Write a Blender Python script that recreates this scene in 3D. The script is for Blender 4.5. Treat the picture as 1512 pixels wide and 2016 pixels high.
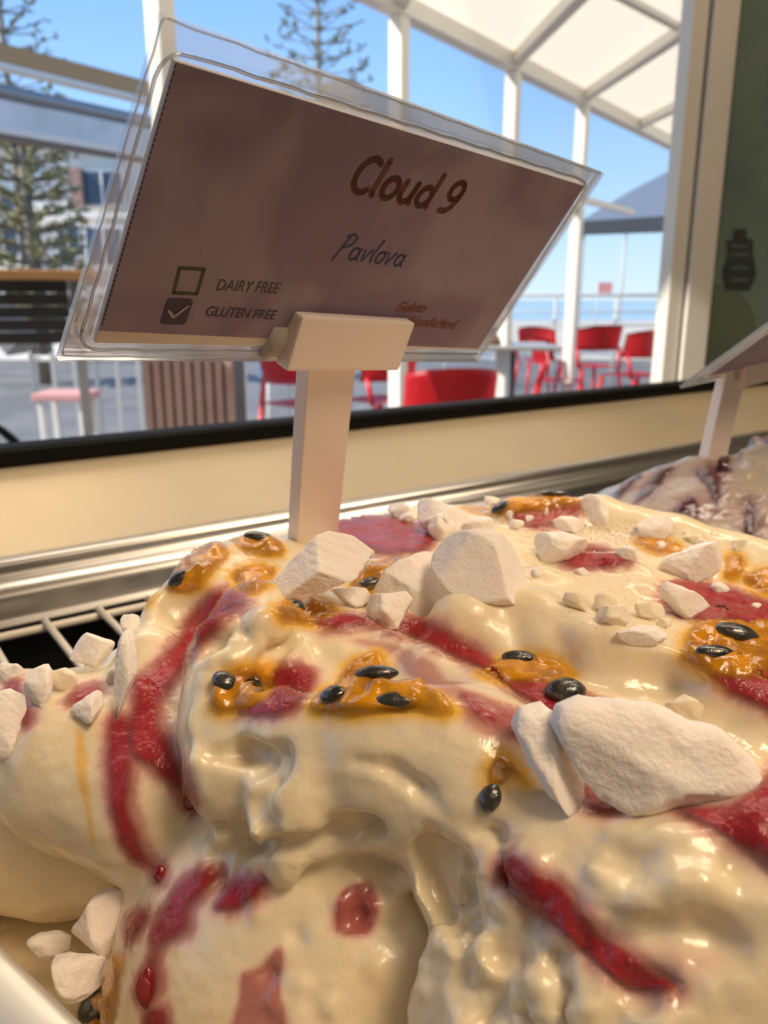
import bpy, bmesh, math, random
import numpy as np
from mathutils import Vector, Matrix
from mathutils.bvhtree import BVHTree
from mathutils.kdtree import KDTree

for o in list(bpy.data.objects):
    bpy.data.objects.remove(o)
SC = bpy.context.scene
C = SC.collection

# ------------------------------------------------------------------ camera
FPX, CX, CY = 1580.0, 756.0, 1008.0          # focal length in pixels of the 1512 x 2016 frame
PITCH = math.atan((1008 - 590) / FPX)        # looking slightly down, horizon at row 590
CZ = 1.08                                    # camera height above the shop floor
cam_d = bpy.data.cameras.new('camera')
cam = bpy.data.objects.new('camera', cam_d)
C.objects.link(cam)
cam.location = (0, 0, CZ)
cam.rotation_euler = (math.pi / 2 - PITCH, 0, 0)
cam_d.sensor_fit = 'VERTICAL'
cam_d.sensor_height = 36.0
cam_d.sensor_width = 27.0
cam_d.lens = 36.0 * FPX / 2016.0
cam_d.clip_start = 0.004
cam_d.clip_end = 3000
cam_d.dof.use_dof = True
cam_d.dof.focus_distance = 0.118
cam_d.dof.aperture_fstop = cam_d.lens / 0.85   # under a millimetre of opening
SC.camera = cam

# ------------------------------------------------------------------ world
W = bpy.data.worlds.new('sky')
SC.world = W
W.use_nodes = True
nt = W.node_tree
nt.nodes.clear()
wo = nt.nodes.new('ShaderNodeOutputWorld')
bg = nt.nodes.new('ShaderNodeBackground')
tc = nt.nodes.new('ShaderNodeTexCoord')
sx = nt.nodes.new('ShaderNodeSeparateXYZ')
rp = nt.nodes.new('ShaderNodeValToRGB')
nt.links.new(tc.outputs['Generated'], sx.inputs[0])
nt.links.new(sx.outputs['Z'], rp.inputs[0])
nt.links.new(rp.outputs[0], bg.inputs[0])
nt.links.new(bg.outputs[0], wo.inputs[0])
cr = rp.color_ramp
cr.elements[0].position = 0.0
cr.elements[0].color = (0.66, 0.80, 0.90, 1)
cr.elements[1].position = 1.0
cr.elements[1].color = (0.10, 0.24, 0.60, 1)
e = cr.elements.new(0.07); e.color = (0.50, 0.72, 0.93, 1)
e = cr.elements.new(0.20); e.color = (0.30, 0.53, 0.88, 1)
e = cr.elements.new(0.40); e.color = (0.15, 0.34, 0.74, 1)
bg.inputs['Strength'].default_value = 1.2

# ------------------------------------------------------------------ sun and lamps
def lamp(name, kind, loc, energy, col, target=None, size=None, size_y=None, angle=None):
    d = bpy.data.lights.new(name, kind)
    d.energy = energy
    d.color = col
    if size is not None:
        d.size = size
        if size_y is not None:
            d.shape = 'RECTANGLE'; d.size_y = size_y
    if angle is not None:
        d.angle = angle
    o = bpy.data.objects.new(name, d)
    C.objects.link(o)
    o.location = loc
    if target is not None:
        o.rotation_euler = (Vector(target) - Vector(loc)).to_track_quat('-Z', 'Y').to_euler()
    return o
lamp('sun', 'SUN', (-8, -2, 7), 6.2, (1.0, 0.93, 0.82), (0, 0, 0.5), angle=0.009)
# warm shop lamp behind right of the counter, then two added unseen lights
lamp('shop_ceiling_lamp', 'AREA', (0.62, -0.30, CZ + 1.12), 10.5, (1.0, 0.75, 0.50), (0.03, 0.12, CZ - 0.06), 0.45, 0.45)
lamp('added_ceiling_fill', 'AREA', (0.6, -1.2, 2.66), 7, (1.0, 0.80, 0.58), (0.6, -1.2, 0), 1.6, 1.6)  # added overhead fill that lifts the mullion and the gelato
lamp('added_strip_light', 'AREA', (0.05, 0.36, CZ + 0.36), 1.5, (1.0, 0.84, 0.66), (0.02, 0.13, CZ - 0.06), 0.9, 0.05)  # unseen strip added over the case to put highlights on the gelato
SC.view_settings.view_transform = 'Standard'
SC.view_settings.look = 'None'
SC.view_settings.exposure = 0.28
SC.view_settings.gamma = 1.0
SC.view_settings.use_curve_mapping = False

# ------------------------------------------------------------------ helpers
cp, sp = math.cos(PITCH), math.sin(PITCH)
FW = np.array([0, cp, -sp]); UP = np.array([0, sp, cp]); RT = np.array([1.0, 0, 0])
CAM = np.array([0, 0, CZ])
def ray(px, py):
    return FW + (px - CX) / FPX * RT - (py - CY) / FPX * UP
def P(px, py, d):                            # a point of the place, at depth d
    return CAM + ray(px, py) * d
def Q(px, py, z):                            # a point of the place, at height z relative to the lens
    r = ray(px, py)
    return CAM + r * (z / r[2])
def V3(p):
    return Vector((float(p[0]), float(p[1]), float(p[2])))

def lattice(ix, iy, iz, seed):
    n = (ix * 374761393 + iy * 668265263 + iz * 2147483647 + seed * 144665) & 0xFFFFFFFF
    n = ((n ^ (n >> 13)) * 1274126177) & 0xFFFFFFFF
    return ((n ^ (n >> 16)) & 0xFFFF) / 65535.0
def vnoise(p, scale, seed=0):                # value noise in -1..1 for an (n,3) array
    q = p * scale
    i = np.floor(q).astype(np.int64)
    f = q - i
    f = f * f * (3 - 2 * f)
    r = 0
    for dx in (0, 1):
        for dy in (0, 1):
            for dz in (0, 1):
                w = (f[:, 0] if dx else 1 - f[:, 0]) * (f[:, 1] if dy else 1 - f[:, 1]) * (f[:, 2] if dz else 1 - f[:, 2])
                r = r + w * lattice(i[:, 0] + dx, i[:, 1] + dy, i[:, 2] + dz, seed)
    return r * 2 - 1
def fbm(p, scale, seed=0, octv=3):
    r = 0; a = 1; t = 0
    for k in range(octv):
        r = r + a * vnoise(p, scale * 2 ** k, seed + k * 17); t += a; a *= 0.5
    return r / t

def mesh_obj(name, verts, faces, mat=None, parent=None, smooth=True):
    me = bpy.data.meshes.new(name)
    me.from_pydata([tuple(map(float, v)) for v in verts], [], [tuple(map(int, f)) for f in faces])
    me.update()
    if smooth:
        me.polygons.foreach_set('use_smooth', [True] * len(me.polygons))
    if mat:
        me.materials.append(mat)
    o = bpy.data.objects.new(name, me)
    C.objects.link(o)
    if parent is not None:
        put_under(o, parent)
    return o
def put_under(o, parent):
    o.parent = parent
    o.matrix_parent_inverse = world_of(parent).inverted()
def world_of(o):
    m = Matrix.LocRotScale(o.location, o.rotation_euler, o.scale)
    if o.parent:
        m = world_of(o.parent) @ o.matrix_parent_inverse @ m
    return m
def bm_obj(name, bm, mat=None, parent=None, smooth=False):
    me = bpy.data.meshes.new(name)
    bmesh.ops.recalc_face_normals(bm, faces=bm.faces[:])
    bm.to_mesh(me); bm.free()
    if smooth:
        me.polygons.foreach_set('use_smooth', [True] * len(me.polygons))
    if mat:
        me.materials.append(mat)
    o = bpy.data.objects.new(name, me)
    C.objects.link(o)
    if parent is not None:
        put_under(o, parent)
    return o
def tag(o, label=None, cat=None, group=None, kind=None):
    if label: o['label'] = label
    if cat: o['category'] = cat
    if group: o['group'] = group
    if kind: o['kind'] = kind
    return o
def thing(name, label, cat, loc, group=None, kind=None):
    o = bpy.data.objects.new(name, None)
    o.empty_display_size = 0.02
    C.objects.link(o)
    o.location = V3(loc)
    return tag(o, label, cat, group, kind)
def struct(o):
    o['kind'] = 'structure'
    return o

def add_box(bm, a, b, c, sx, sy, sz, ctr, bevel=0.0, seg=2):
    """box with axes a, b, c (unit vectors), full sizes sx, sy, sz round ctr"""
    a, b, c, ctr = V3(a), V3(b), V3(c), V3(ctr)
    t = bmesh.new()
    bmesh.ops.create_cube(t, size=1.0)
    for v in t.verts:
        v.co = Vector((v.co.x * sx, v.co.y * sy, v.co.z * sz))
    if bevel > 0:
        bmesh.ops.bevel(t, geom=t.edges[:], offset=bevel, segments=seg, affect='EDGES', profile=0.6)
    m = {}
    for v in t.verts:
        m[v] = bm.verts.new(ctr + a * v.co.x + b * v.co.y + c * v.co.z)
    for f in t.faces:
        bm.faces.new([m[v] for v in f.verts])
    t.free()
def box(name, mat, ctr, size, parent=None, bevel=0.0, axes=None, smooth=False):
    bm = bmesh.new()
    ax = axes or ((1, 0, 0), (0, 1, 0), (0, 0, 1))
    add_box(bm, *ax, *size, ctr, bevel)
    return bm_obj(name, bm, mat, parent, smooth)
def add_tube(bm, pts, radii, n=10, caps=True):
    pts = [V3(p) for p in pts]
    if not hasattr(radii, '__len__'):
        radii = [radii] * len(pts)
    rings = []
    up = None
    for i, p in enumerate(pts):
        a = pts[max(i - 1, 0)]; b = pts[min(i + 1, len(pts) - 1)]
        t = (b - a).normalized()
        if up is None:
            up = Vector((0, 0, 1)) if abs(t.z) < 0.9 else Vector((1, 0, 0))
        u = t.cross(up).normalized(); up = u.cross(t).normalized()
        rings.append([bm.verts.new(p + (u * math.cos(k * 2 * math.pi / n) + up * math.sin(k * 2 * math.pi / n)) * radii[i]) for k in range(n)])
    for r, s in zip(rings, rings[1:]):
        for k in range(n):
            bm.faces.new((r[k], r[(k + 1) % n], s[(k + 1) % n], s[k]))
    if caps:
        bm.faces.new(rings[0][::-1]); bm.faces.new(rings[-1])
def tube(name, mat, pts, r, parent=None, n=10):
    bm = bmesh.new(); add_tube(bm, pts, r, n)
    return bm_obj(name, bm, mat, parent, True)
def extrude_profile(name, mat, prof, o, ax_v, ax_u, length0, length1, parent=None, closed=True, smooth=False):
    """profile points (v, z) swept along ax_u from length0 to length1"""
    o = np.array(o); ax_v = np.array(ax_v); ax_u = np.array(ax_u)
    bm = bmesh.new()
    A = [bm.verts.new(V3(o + ax_v * v + np.array([0, 0, z]) + ax_u * length0)) for v, z in prof]
    B = [bm.verts.new(V3(o + ax_v * v + np.array([0, 0, z]) + ax_u * length1)) for v, z in prof]
    n = len(prof)
    for k in range(n if closed else n - 1):
        bm.faces.new((A[k], A[(k + 1) % n], B[(k + 1) % n], B[k]))
    if closed:
        bm.faces.new(A[::-1]); bm.faces.new(B)
    return bm_obj(name, bm, mat, parent, smooth)

# ------------------------------------------------------------------ materials
def mat(name, col, rough=0.5, metal=0.0, bump=None, mottle=None, sss=0.0, sss_r=0.003, coat=0.0, trans=0.0, spec=None, aniso=None):
    m = bpy.data.materials.new(name)
    m.use_nodes = True
    n = m.node_tree.nodes; l = m.node_tree.links
    b = n['Principled BSDF']
    b.inputs['Base Color'].default_value = (*col, 1)
    b.inputs['Roughness'].default_value = rough
    b.inputs['Metallic'].default_value = metal
    b.inputs['Coat Weight'].default_value = coat
    b.inputs['Coat Roughness'].default_value = 0.06
    b.inputs['Transmission Weight'].default_value = trans
    if spec is not None:
        b.inputs['Specular IOR Level'].default_value = spec
    if sss:
        b.inputs['Subsurface Weight'].default_value = sss
        b.inputs['Subsurface Radius'].default_value = (1.0, 0.75, 0.5)
        b.inputs['Subsurface Scale'].default_value = sss_r
    geo = n.new('ShaderNodeNewGeometry')
    if mottle:
        col2, sc = mottle[:2]
        t = n.new('ShaderNodeTexNoise'); t.inputs['Scale'].default_value = sc; t.inputs['Detail'].default_value = 5
        if len(mottle) > 2:
            mp = n.new('ShaderNodeMapping'); mp.inputs['Scale'].default_value = mottle[2]
            l.new(geo.outputs['Position'], mp.inputs[0]); l.new(mp.outputs[0], t.inputs['Vector'])
        else:
            l.new(geo.outputs['Position'], t.inputs['Vector'])
        r = n.new('ShaderNodeValToRGB')
        r.color_ramp.elements[0].position = 0.38; r.color_ramp.elements[0].color = (*col, 1)
        r.color_ramp.elements[1].position = 0.64; r.color_ramp.elements[1].color = (*col2, 1)
        l.new(t.outputs['Fac'], r.inputs[0]); l.new(r.outputs[0], b.inputs['Base Color'])
    if bump:
        prev = None
        for sc, strg, dist in bump:
            t = n.new('ShaderNodeTexNoise'); t.inputs['Scale'].default_value = sc; t.inputs['Detail'].default_value = 4
            l.new(geo.outputs['Position'], t.inputs['Vector'])
            bn = n.new('ShaderNodeBump'); bn.inputs['Strength'].default_value = strg; bn.inputs['Distance'].default_value = dist
            l.new(t.outputs['Fac'], bn.inputs['Height'])
            if prev: l.new(prev.outputs[0], bn.inputs['Normal'])
            prev = bn
        l.new(prev.outputs[0], b.inputs['Normal'])
        if coat: l.new(prev.outputs[0], b.inputs['Coat Normal'])
    return m
def clear_mat(name, tint=(1, 1, 1), gloss=0.08, rough=0.03, haze=0.0, hazecol=(1, 1, 1), fres=0.8):
    """thin clear film or pane: see-through with a share of reflection and haze"""
    m = bpy.data.materials.new(name); m.use_nodes = True
    n = m.node_tree.nodes; l = m.node_tree.links; n.clear()
    out = n.new('ShaderNodeOutputMaterial')
    tr = n.new('ShaderNodeBsdfTransparent'); tr.inputs[0].default_value = (*tint, 1)
    gl = n.new('ShaderNodeBsdfGlossy'); gl.inputs['Roughness'].default_value = rough
    fr = n.new('ShaderNodeFresnel'); fr.inputs[0].default_value = 1.45
    mul = n.new('ShaderNodeMath'); mul.operation = 'MULTIPLY_ADD'; mul.inputs[1].default_value = fres; mul.inputs[2].default_value = gloss
    l.new(fr.outputs[0], mul.inputs[0])
    mx = n.new('ShaderNodeMixShader'); l.new(mul.outputs[0], mx.inputs[0]); l.new(tr.outputs[0], mx.inputs[1]); l.new(gl.outputs[0], mx.inputs[2])
    last = mx
    if haze:
        df = n.new('ShaderNodeBsdfTranslucent'); df.inputs[0].default_value = (*hazecol, 1)
        d2 = n.new('ShaderNodeBsdfDiffuse'); d2.inputs[0].default_value = (*hazecol, 1)
        m3 = n.new('ShaderNodeMixShader'); m3.inputs[0].default_value = 0.5
        l.new(df.outputs[0], m3.inputs[1]); l.new(d2.outputs[0], m3.inputs[2])
        m2 = n.new('ShaderNodeMixShader'); m2.inputs[0].default_value = haze
        l.new(mx.outputs[0], m2.inputs[1]); l.new(m3.outputs[0], m2.inputs[2])
        last = m2
    l.new(last.outputs[0], out.inputs[0])
    return m
def fabric_mat(name, col, trans=0.5):
    m = bpy.data.materials.new(name); m.use_nodes = True
    n = m.node_tree.nodes; l = m.node_tree.links; n.clear()
    out = n.new('ShaderNodeOutputMaterial')
    d = n.new('ShaderNodeBsdfDiffuse'); d.inputs[0].default_value = (*col, 1)
    t = n.new('ShaderNodeBsdfTranslucent'); t.inputs[0].default_value = (*col, 1)
    mx = n.new('ShaderNodeMixShader'); mx.inputs[0].default_value = trans
    l.new(d.outputs[0], mx.inputs[1]); l.new(t.outputs[0], mx.inputs[2]); l.new(mx.outputs[0], out.inputs[0])
    return m
def film_alpha(m, lo, hi, top):
    """sauce thins out to clear at its edge, following the 'film' attribute of the sheet"""
    n = m.node_tree.nodes; l = m.node_tree.links
    at = n.new('ShaderNodeAttribute'); at.attribute_name = 'film'
    g = n.new('ShaderNodeNewGeometry')
    t = n.new('ShaderNodeTexNoise'); t.inputs['Scale'].default_value = 380; t.inputs['Detail'].default_value = 3
    l.new(g.outputs['Position'], t.inputs['Vector'])
    ad = n.new('ShaderNodeMath'); ad.operation = 'MULTIPLY_ADD'; ad.inputs[1].default_value = 0.5; l.new(t.outputs['Fac'], ad.inputs[0]); l.new(at.outputs['Fac'], ad.inputs[2])
    mr = n.new('ShaderNodeMapRange'); mr.interpolation_type = 'SMOOTHSTEP'
    mr.inputs['From Min'].default_value = lo + 0.25; mr.inputs['From Max'].default_value = hi + 0.25; mr.inputs['To Max'].default_value = top
    l.new(ad.outputs[0], mr.inputs['Value']); l.new(mr.outputs[0], n['Principled BSDF'].inputs['Alpha'])
    return m
def gelato_mat(name, cream, sauce_deep, sauce_pink, amber):
    m = mat(name, cream, 0.34, sss=0.3, sss_r=0.0025, coat=0.28, spec=0.45)
    n = m.node_tree.nodes; l = m.node_tree.links; b = n['Principled BSDF']
    at = n.new('ShaderNodeAttribute'); at.attribute_name = 'stain'
    sep = n.new('ShaderNodeSeparateColor'); l.new(at.outputs['Color'], sep.inputs[0])
    geo = n.new('ShaderNodeNewGeometry')
    nz = n.new('ShaderNodeTexNoise'); nz.inputs['Scale'].default_value = 260; nz.inputs['Detail'].default_value = 4
    l.new(geo.outputs['Position'], nz.inputs['Vector'])
    cm = n.new('ShaderNodeMix'); cm.data_type = 'RGBA'
    cm.inputs['A'].default_value = (*cream, 1); cm.inputs['B'].default_value = (cream[0] * 0.97, cream[1] * 0.93, cream[2] * 0.82, 1)
    l.new(nz.outputs['Fac'], cm.inputs['Factor'])
    # raspberry bleeding into the cream: pink first, deep red at the centre
    r = n.new('ShaderNodeValToRGB'); r.color_ramp.elements[0].color = (*sauce_pink, 1); r.color_ramp.elements[1].color = (*sauce_deep, 1)
    r.color_ramp.elements[0].position = 0.25; r.color_ramp.elements[1].position = 0.95
    l.new(sep.outputs[0], r.inputs[0])
    m1 = n.new('ShaderNodeMix'); m1.data_type = 'RGBA'
    l.new(sep.outputs[0], m1.inputs['Factor']); l.new(cm.outputs['Result'], m1.inputs['A']); l.new(r.outputs[0], m1.inputs['B'])
    m2 = n.new('ShaderNodeMix'); m2.data_type = 'RGBA'; m2.inputs['B'].default_value = (*amber, 1)
    l.new(sep.outputs[1], m2.inputs['Factor']); l.new(m1.outputs['Result'], m2.inputs['A'])
    l.new(m2.outputs['Result'], b.inputs['Base Color'])
    mp = n.new('ShaderNodeMapping'); mp.inputs['Scale'].default_value = (1, 1, 0.35); mp.inputs['Rotation'].default_value = (0.3, 0.5, 0.4)
    l.new(geo.outputs['Position'], mp.inputs[0])
    t1 = n.new('ShaderNodeTexNoise'); t1.inputs['Scale'].default_value = 420; t1.inputs['Detail'].default_value = 3
    l.new(mp.outputs[0], t1.inputs['Vector'])
    b1 = n.new('ShaderNodeBump'); b1.inputs['Strength'].default_value = 0.28; b1.inputs['Distance'].default_value = 0.0006
    l.new(t1.outputs['Fac'], b1.inputs['Height'])
    t2 = n.new('ShaderNodeTexNoise'); t2.inputs['Scale'].default_value = 1500; t2.inputs['Detail'].default_value = 2
    l.new(geo.outputs['Position'], t2.inputs['Vector'])
    b2 = n.new('ShaderNodeBump'); b2.inputs['Strength'].default_value = 0.16; b2.inputs['Distance'].default_value = 0.00025
    l.new(t2.outputs['Fac'], b2.inputs['Height']); l.new(b1.outputs[0], b2.inputs['Normal'])
    l.new(b2.outputs[0], b.inputs['Normal']); l.new(b2.outputs[0], b.inputs['Coat Normal'])
    b.inputs['Coat Roughness'].default_value = 0.14
    # patchy wetness
    w = n.new('ShaderNodeTexNoise'); w.inputs['Scale'].default_value = 55; w.inputs['Detail'].default_value = 3
    l.new(geo.outputs['Position'], w.inputs['Vector'])
    mr = n.new('ShaderNodeMapRange'); mr.inputs['From Min'].default_value = 0.35; mr.inputs['From Max'].default_value = 0.65
    mr.inputs['To Min'].default_value = 0.13; mr.inputs['To Max'].default_value = 0.40
    l.new(w.outputs['Fac'], mr.inputs['Value']); l.new(mr.outputs[0], b.inputs['Roughness'])
    return m

M = {}
M['gelato'] = gelato_mat('vanilla_gelato', (0.87, 0.76, 0.56), (0.36, 0.045, 0.055), (0.80, 0.42, 0.38), (0.84, 0.47, 0.035))
M['gelato_berry'] = gelato_mat('berry_gelato', (0.40, 0.35, 0.30), (0.07, 0.012, 0.03), (0.30, 0.12, 0.17), (0.5, 0.4, 0.3))
M['jam'] = mat('raspberry_jam', (0.30, 0.016, 0.024), 0.2, mottle=((0.40, 0.035, 0.045), 170), coat=0.12, spec=0.4, bump=[(420, 0.7, 0.0008), (1300, 0.5, 0.0004)])
M['berry_jam'] = mat('dark_berry_jam', (0.035, 0.008, 0.018), 0.12, mottle=((0.11, 0.02, 0.035), 150), coat=0.6, bump=[(400, 0.5, 0.0008)])
M['pulp'] = mat('passionfruit_pulp', (0.80, 0.34, 0.006), 0.08, mottle=((0.42, 0.17, 0.008), 240), coat=0.6, bump=[(520, 0.3, 0.0006), (1500, 0.3, 0.0003)])
M['seed'] = mat('passionfruit_seed', (0.018, 0.018, 0.019), 0.22, coat=0.7, mottle=((0.06, 0.057, 0.05), 500), bump=[(1100, 0.5, 0.0003)])
M['jam_drop'] = mat('raspberry_drop', (0.20, 0.008, 0.014), 0.1, mottle=((0.30, 0.02, 0.03), 260), coat=0.4)
film_alpha(M['jam'], -0.1, 0.95, 0.93); film_alpha(M['berry_jam'], 0.0, 0.6, 0.9); film_alpha(M['pulp'], -0.15, 0.5, 0.84)
M['meringue'] = mat('meringue', (0.94, 0.87, 0.80), 0.8, mottle=((0.91, 0.82, 0.75), 120), sss=0.2, sss_r=0.002, bump=[(420, 0.55, 0.0007), (1500, 0.5, 0.0004)], spec=0.25)
M['meringue_cream'] = mat('damp_meringue', (0.87, 0.76, 0.58), 0.6, sss=0.2, sss_r=0.002, bump=[(500, 0.5, 0.0006)], spec=0.35)
M['white_plastic'] = mat('white_plastic', (0.92, 0.81, 0.75), 0.42, bump=[(700, 0.12, 0.0004)])
M['steel'] = mat('brushed_steel', (0.80, 0.77, 0.72), 0.29, metal=1.0, mottle=((0.72, 0.69, 0.64), 30, (1, 1, 14)), bump=[(120, 0.05, 0.0005)])
M['ledge_steel'] = mat('satin_steel_panel', (0.60, 0.50, 0.34), 0.40, metal=0.35, mottle=((0.54, 0.46, 0.32), 9))
M['pan_steel'] = mat('pan_steel', (0.66, 0.62, 0.53), 0.42, metal=0.6, bump=[(300, 0.06, 0.0004)])
M['black_rubber'] = mat('black_rubber', (0.004, 0.004, 0.004), 0.6, spec=0.1)
M['dark'] = mat('dark_duct', (0.01, 0.01, 0.01), 0.7)
M['wire'] = mat('plastic_coated_wire', (0.72, 0.66, 0.56), 0.35)
M['glass'] = clear_mat('case_glass', (0.985, 0.99, 0.99), 0.0, 0.0, fres=0.18)
# ------------------------------------------------------------------ display case
O3 = Q(0, 1105, -0.095)
E3 = Q(1512, 850, -0.095)
du = (E3 - O3); du[2] = 0
CU = du / np.linalg.norm(du)                 # along the counter
CV = np.array([-CU[1], CU[0], 0.0])          # away from the camera, towards the street
ZV = np.array([0, 0, 1.0])
def case_pt(u, v, z):                        # case coordinates, z relative to the lens
    return np.array([O3[0], O3[1], CZ]) + CU * u + CV * v + ZV * z
OC = np.array([O3[0], O3[1], CZ])
U0, U1 = -0.75, 1.5

case = thing('display_case', 'steel and glass gelato display case with a rounded rail, pale ledge and black seal', 'display case', case_pt(0.2, 0.03, -1.08))
# pale ledge that climbs to the glass
extrude_profile('ledge_panel', M['ledge_steel'], [(0.0005, -0.0965), (0.070, -0.0725), (0.080, -0.0725), (0.080, -0.115), (0.0005, -0.115)], OC, CV, CU, U0, U1, case)
# rolled rail: bright lip, bullnose and apron
prof = [(0.004, -0.0945)]
for k in range(7):
    a = math.radians(90 + 15 * k)
    prof.append((-0.001 + 0.0028 * math.cos(a), -0.0973 + 0.0028 * math.sin(a)))
for k in range(9):
    a = math.radians(95 + 11 * k)
    prof.append((-0.0035 + 0.0105 * math.cos(a), -0.1065 + 0.0058 * math.sin(a)))
prof += [(-0.0142, -0.1125), (-0.0152, -0.1140), (-0.0165, -0.1150), (-0.0165, -0.1160), (-0.012, -0.1160), (0.004, -0.112)]
extrude_profile('rail', M['steel'], prof, OC, CV, CU, U0, U1, case, smooth=True)
extrude_profile('black_seal', M['black_rubber'], [(0.069, -0.0735), (0.066, -0.070), (0.0665, -0.0655), (0.0695, -0.0640), (0.083, -0.0640), (0.083, -0.0735)], OC, CV, CU, U0, U1, case)
extrude_profile('glass_pane', M['glass'], [(0.0740, -0.0645), (0.0780, -0.0645), (0.0780, 0.42), (0.0740, 0.42)], OC, CV, CU, U0, U1, case)
extrude_profile('front_apron', M['ledge_steel'], [(0.0795, -0.115), (0.084, -0.0740), (0.090, -0.08), (0.090, -0.98), (0.0795, -0.98)], OC, CV, CU, U0, U1, case)
# the cold well below the pans
extrude_profile('well_floor', M['dark'], [(-0.62, -0.235), (0.0785, -0.235), (0.0785, -0.245), (-0.62, -0.245)], OC, CV, CU, U0, U1, case)
extrude_profile('well_back', M['dark'], [(0.001, -0.236), (0.008, -0.236), (0.008, -0.1165), (0.001, -0.1168)], OC, CV, CU, U0, U1, case)
extrude_profile('case_base', M['ledge_steel'], [(-0.62, -0.246), (0.0785, -0.246), (0.0785, -1.08), (-0.62, -1.08)], OC, CV, CU, U0, U1, case)

# coated wire rack between rail and pans
rack = thing('wire_rack', 'pale coated wire rack over the dark slot beside the steel rail', 'rack', case_pt(0.05, -0.04, -0.138))
gz = -0.1140
for vv in (-0.0225, -0.112):
    tube('cross_wire', M['wire'], [case_pt(-0.12, vv, gz - 0.0022), case_pt(0.20, vv, gz - 0.0022)], 0.0016, rack, 8)
wire_bm = None
t0 = -0.1085
for k in range(16):
    u = t0 + 0.0196 * k
    pts = [case_pt(u, -0.0205, gz), case_pt(u, -0.05, gz), case_pt(u, -0.08, gz), case_pt(u, -0.116, gz)]
    tube('wire', M['wire'], pts, 0.00135, rack, 8)

# ------------------------------------------------------------------ shop shell
M['wall_paint'] = mat('warm_wall_paint', (0.62, 0.52, 0.40), 0.7, mottle=((0.58, 0.49, 0.38), 2))
M['ceiling_paint'] = mat('ceiling_paint', (0.60, 0.54, 0.45), 0.8)
M['tile_floor'] = mat('shop_floor', (0.30, 0.26, 0.22), 0.5)
AX = (CU, CV, ZV)
def shell(name, u0, u1, v0, v1, z0, z1, m):
    c = case_pt((u0 + u1) / 2, (v0 + v1) / 2, 0); c[2] = (z0 + z1) / 2
    return struct(box(name, m, c, (u1 - u0, v1 - v0, z1 - z0), axes=AX))
FV = 0.50
shell('floor', -3.2, 4.2, -4.2, FV + 0.1, -0.05, -0.0005, M['tile_floor'])
shell('ceiling', -3.2, 4.2, -4.2, FV + 0.1, 2.7, 2.8, M['ceiling_paint'])
shell('wall_back', -3.2, 4.2, -4.3, -4.2, 0, 2.7, M['wall_paint'])
shell('wall_left', -3.3, -3.2, -4.2, FV + 0.1, 0, 2.7, M['wall_paint'])
shell('wall_right', 4.2, 4.3, -4.2, FV + 0.1, 0, 2.7, M['wall_paint'])
shell('wall_front', -3.2, 4.2, FV, FV + 0.1, 1.95, 2.7, M['wall_paint'])
shell('trim_1', -3.2, 4.2, FV, FV + 0.1, 0, 0.55, M['wall_paint'])

# ------------------------------------------------------------------ aluminium mullion and dark pane on the right
M['alu'] = mat('cream_aluminium', (0.74, 0.69, 0.62), 0.45, mottle=((0.69, 0.65, 0.58), 6))
M['teal'] = mat('dark_teal_glass', (0.10, 0.165, 0.145), 0.22, mottle=((0.22, 0.29, 0.25), 4.5), spec=0.6)
win = thing('window_1', None, None, [0, 0, 0], kind='structure')
ml = P(1325, 365, 0.92); mr = P(1414, 365, 0.92)
mid = (ml + mr) / 2; mid[2] = 1.25
win.location = V3((mid[0], mid[1], 0.55))
mw = np.linalg.norm(mr - ml)
fx = np.array([1.0, 0.12, 0]); fx /= np.linalg.norm(fx); fy = np.array([-fx[1], fx[0], 0])
def mull(name, off0, off1, dy, dep, m, z0=0.55, z1=1.95):
    c = mid + fx * ((off0 + off1) / 2) + fy * dy; c[2] = (z0 + z1) / 2
    return box(name, m, c, (off1 - off0, dep, z1 - z0), win, 0.001, axes=(fx, fy, ZV))
mull('frame_stile', -mw / 2, -mw / 2 + mw * 0.34, 0.004, 0.03, M['alu'])
mull('frame_gap', -mw / 2 + mw * 0.34, -mw / 2 + mw * 0.41, 0.010, 0.03, M['dark'])
mull('sash_stile', -mw / 2 + mw * 0.41, mw / 2 * 0.93, 0.0, 0.034, M['alu'])
mull('sash_gasket', mw / 2 * 0.93, mw / 2 * 1.15, 0.006, 0.03, M['black_rubber'])
pane = mull('dark_pane', mw / 2 * 1.15, 0.9, 0.012, 0.012, M['teal'])
# emblem print, and a round reflection painted onto the pane
M['emblem'] = mat('emblem_print', (0.012, 0.022, 0.022), 0.5)
M['emblem_pale'] = mat('emblem_pale_print', (0.07, 0.12, 0.11), 0.5)
M['round_reflection'] = mat('reflection_paint', (0.13, 0.17, 0.10), 0.5, mottle=((0.09, 0.13, 0.09), 14))
pn0 = mid + fx * (mw / 2 * 1.15) + fy * (0.012 - 0.006)
def on_pane(px, py, lift=0.0):
    r = ray(px, py); n = fy
    t = np.dot(pn0 - fy * lift - CAM, n) / np.dot(r, n)
    return CAM + r * t
def pane_poly(name, poly, m, lift, par):
    vs = [on_pane(x, y, lift) for x, y in poly]
    return mesh_obj(name, vs + [v + fy * 0.0004 for v in vs], [list(range(len(vs)))[::-1]], m, par, False)
def rect(x0, y0, x1, y1): return [(x0, y0), (x1, y0), (x1, y1), (x0, y1)]
pane_poly('emblem', [(1443, 452), (1470, 450), (1470, 470), (1484, 472), (1482, 498), (1490, 540), (1476, 572), (1428, 572), (1420, 540), (1432, 500), (1428, 474), (1443, 472)], M['emblem'], 0.0006, pane)
for y0 in (482, 498, 524, 548):
    pane_poly('emblem_line', rect(1440, y0, 1474, y0 + 6), M['emblem_pale'], 0.0011, pane)
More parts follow.
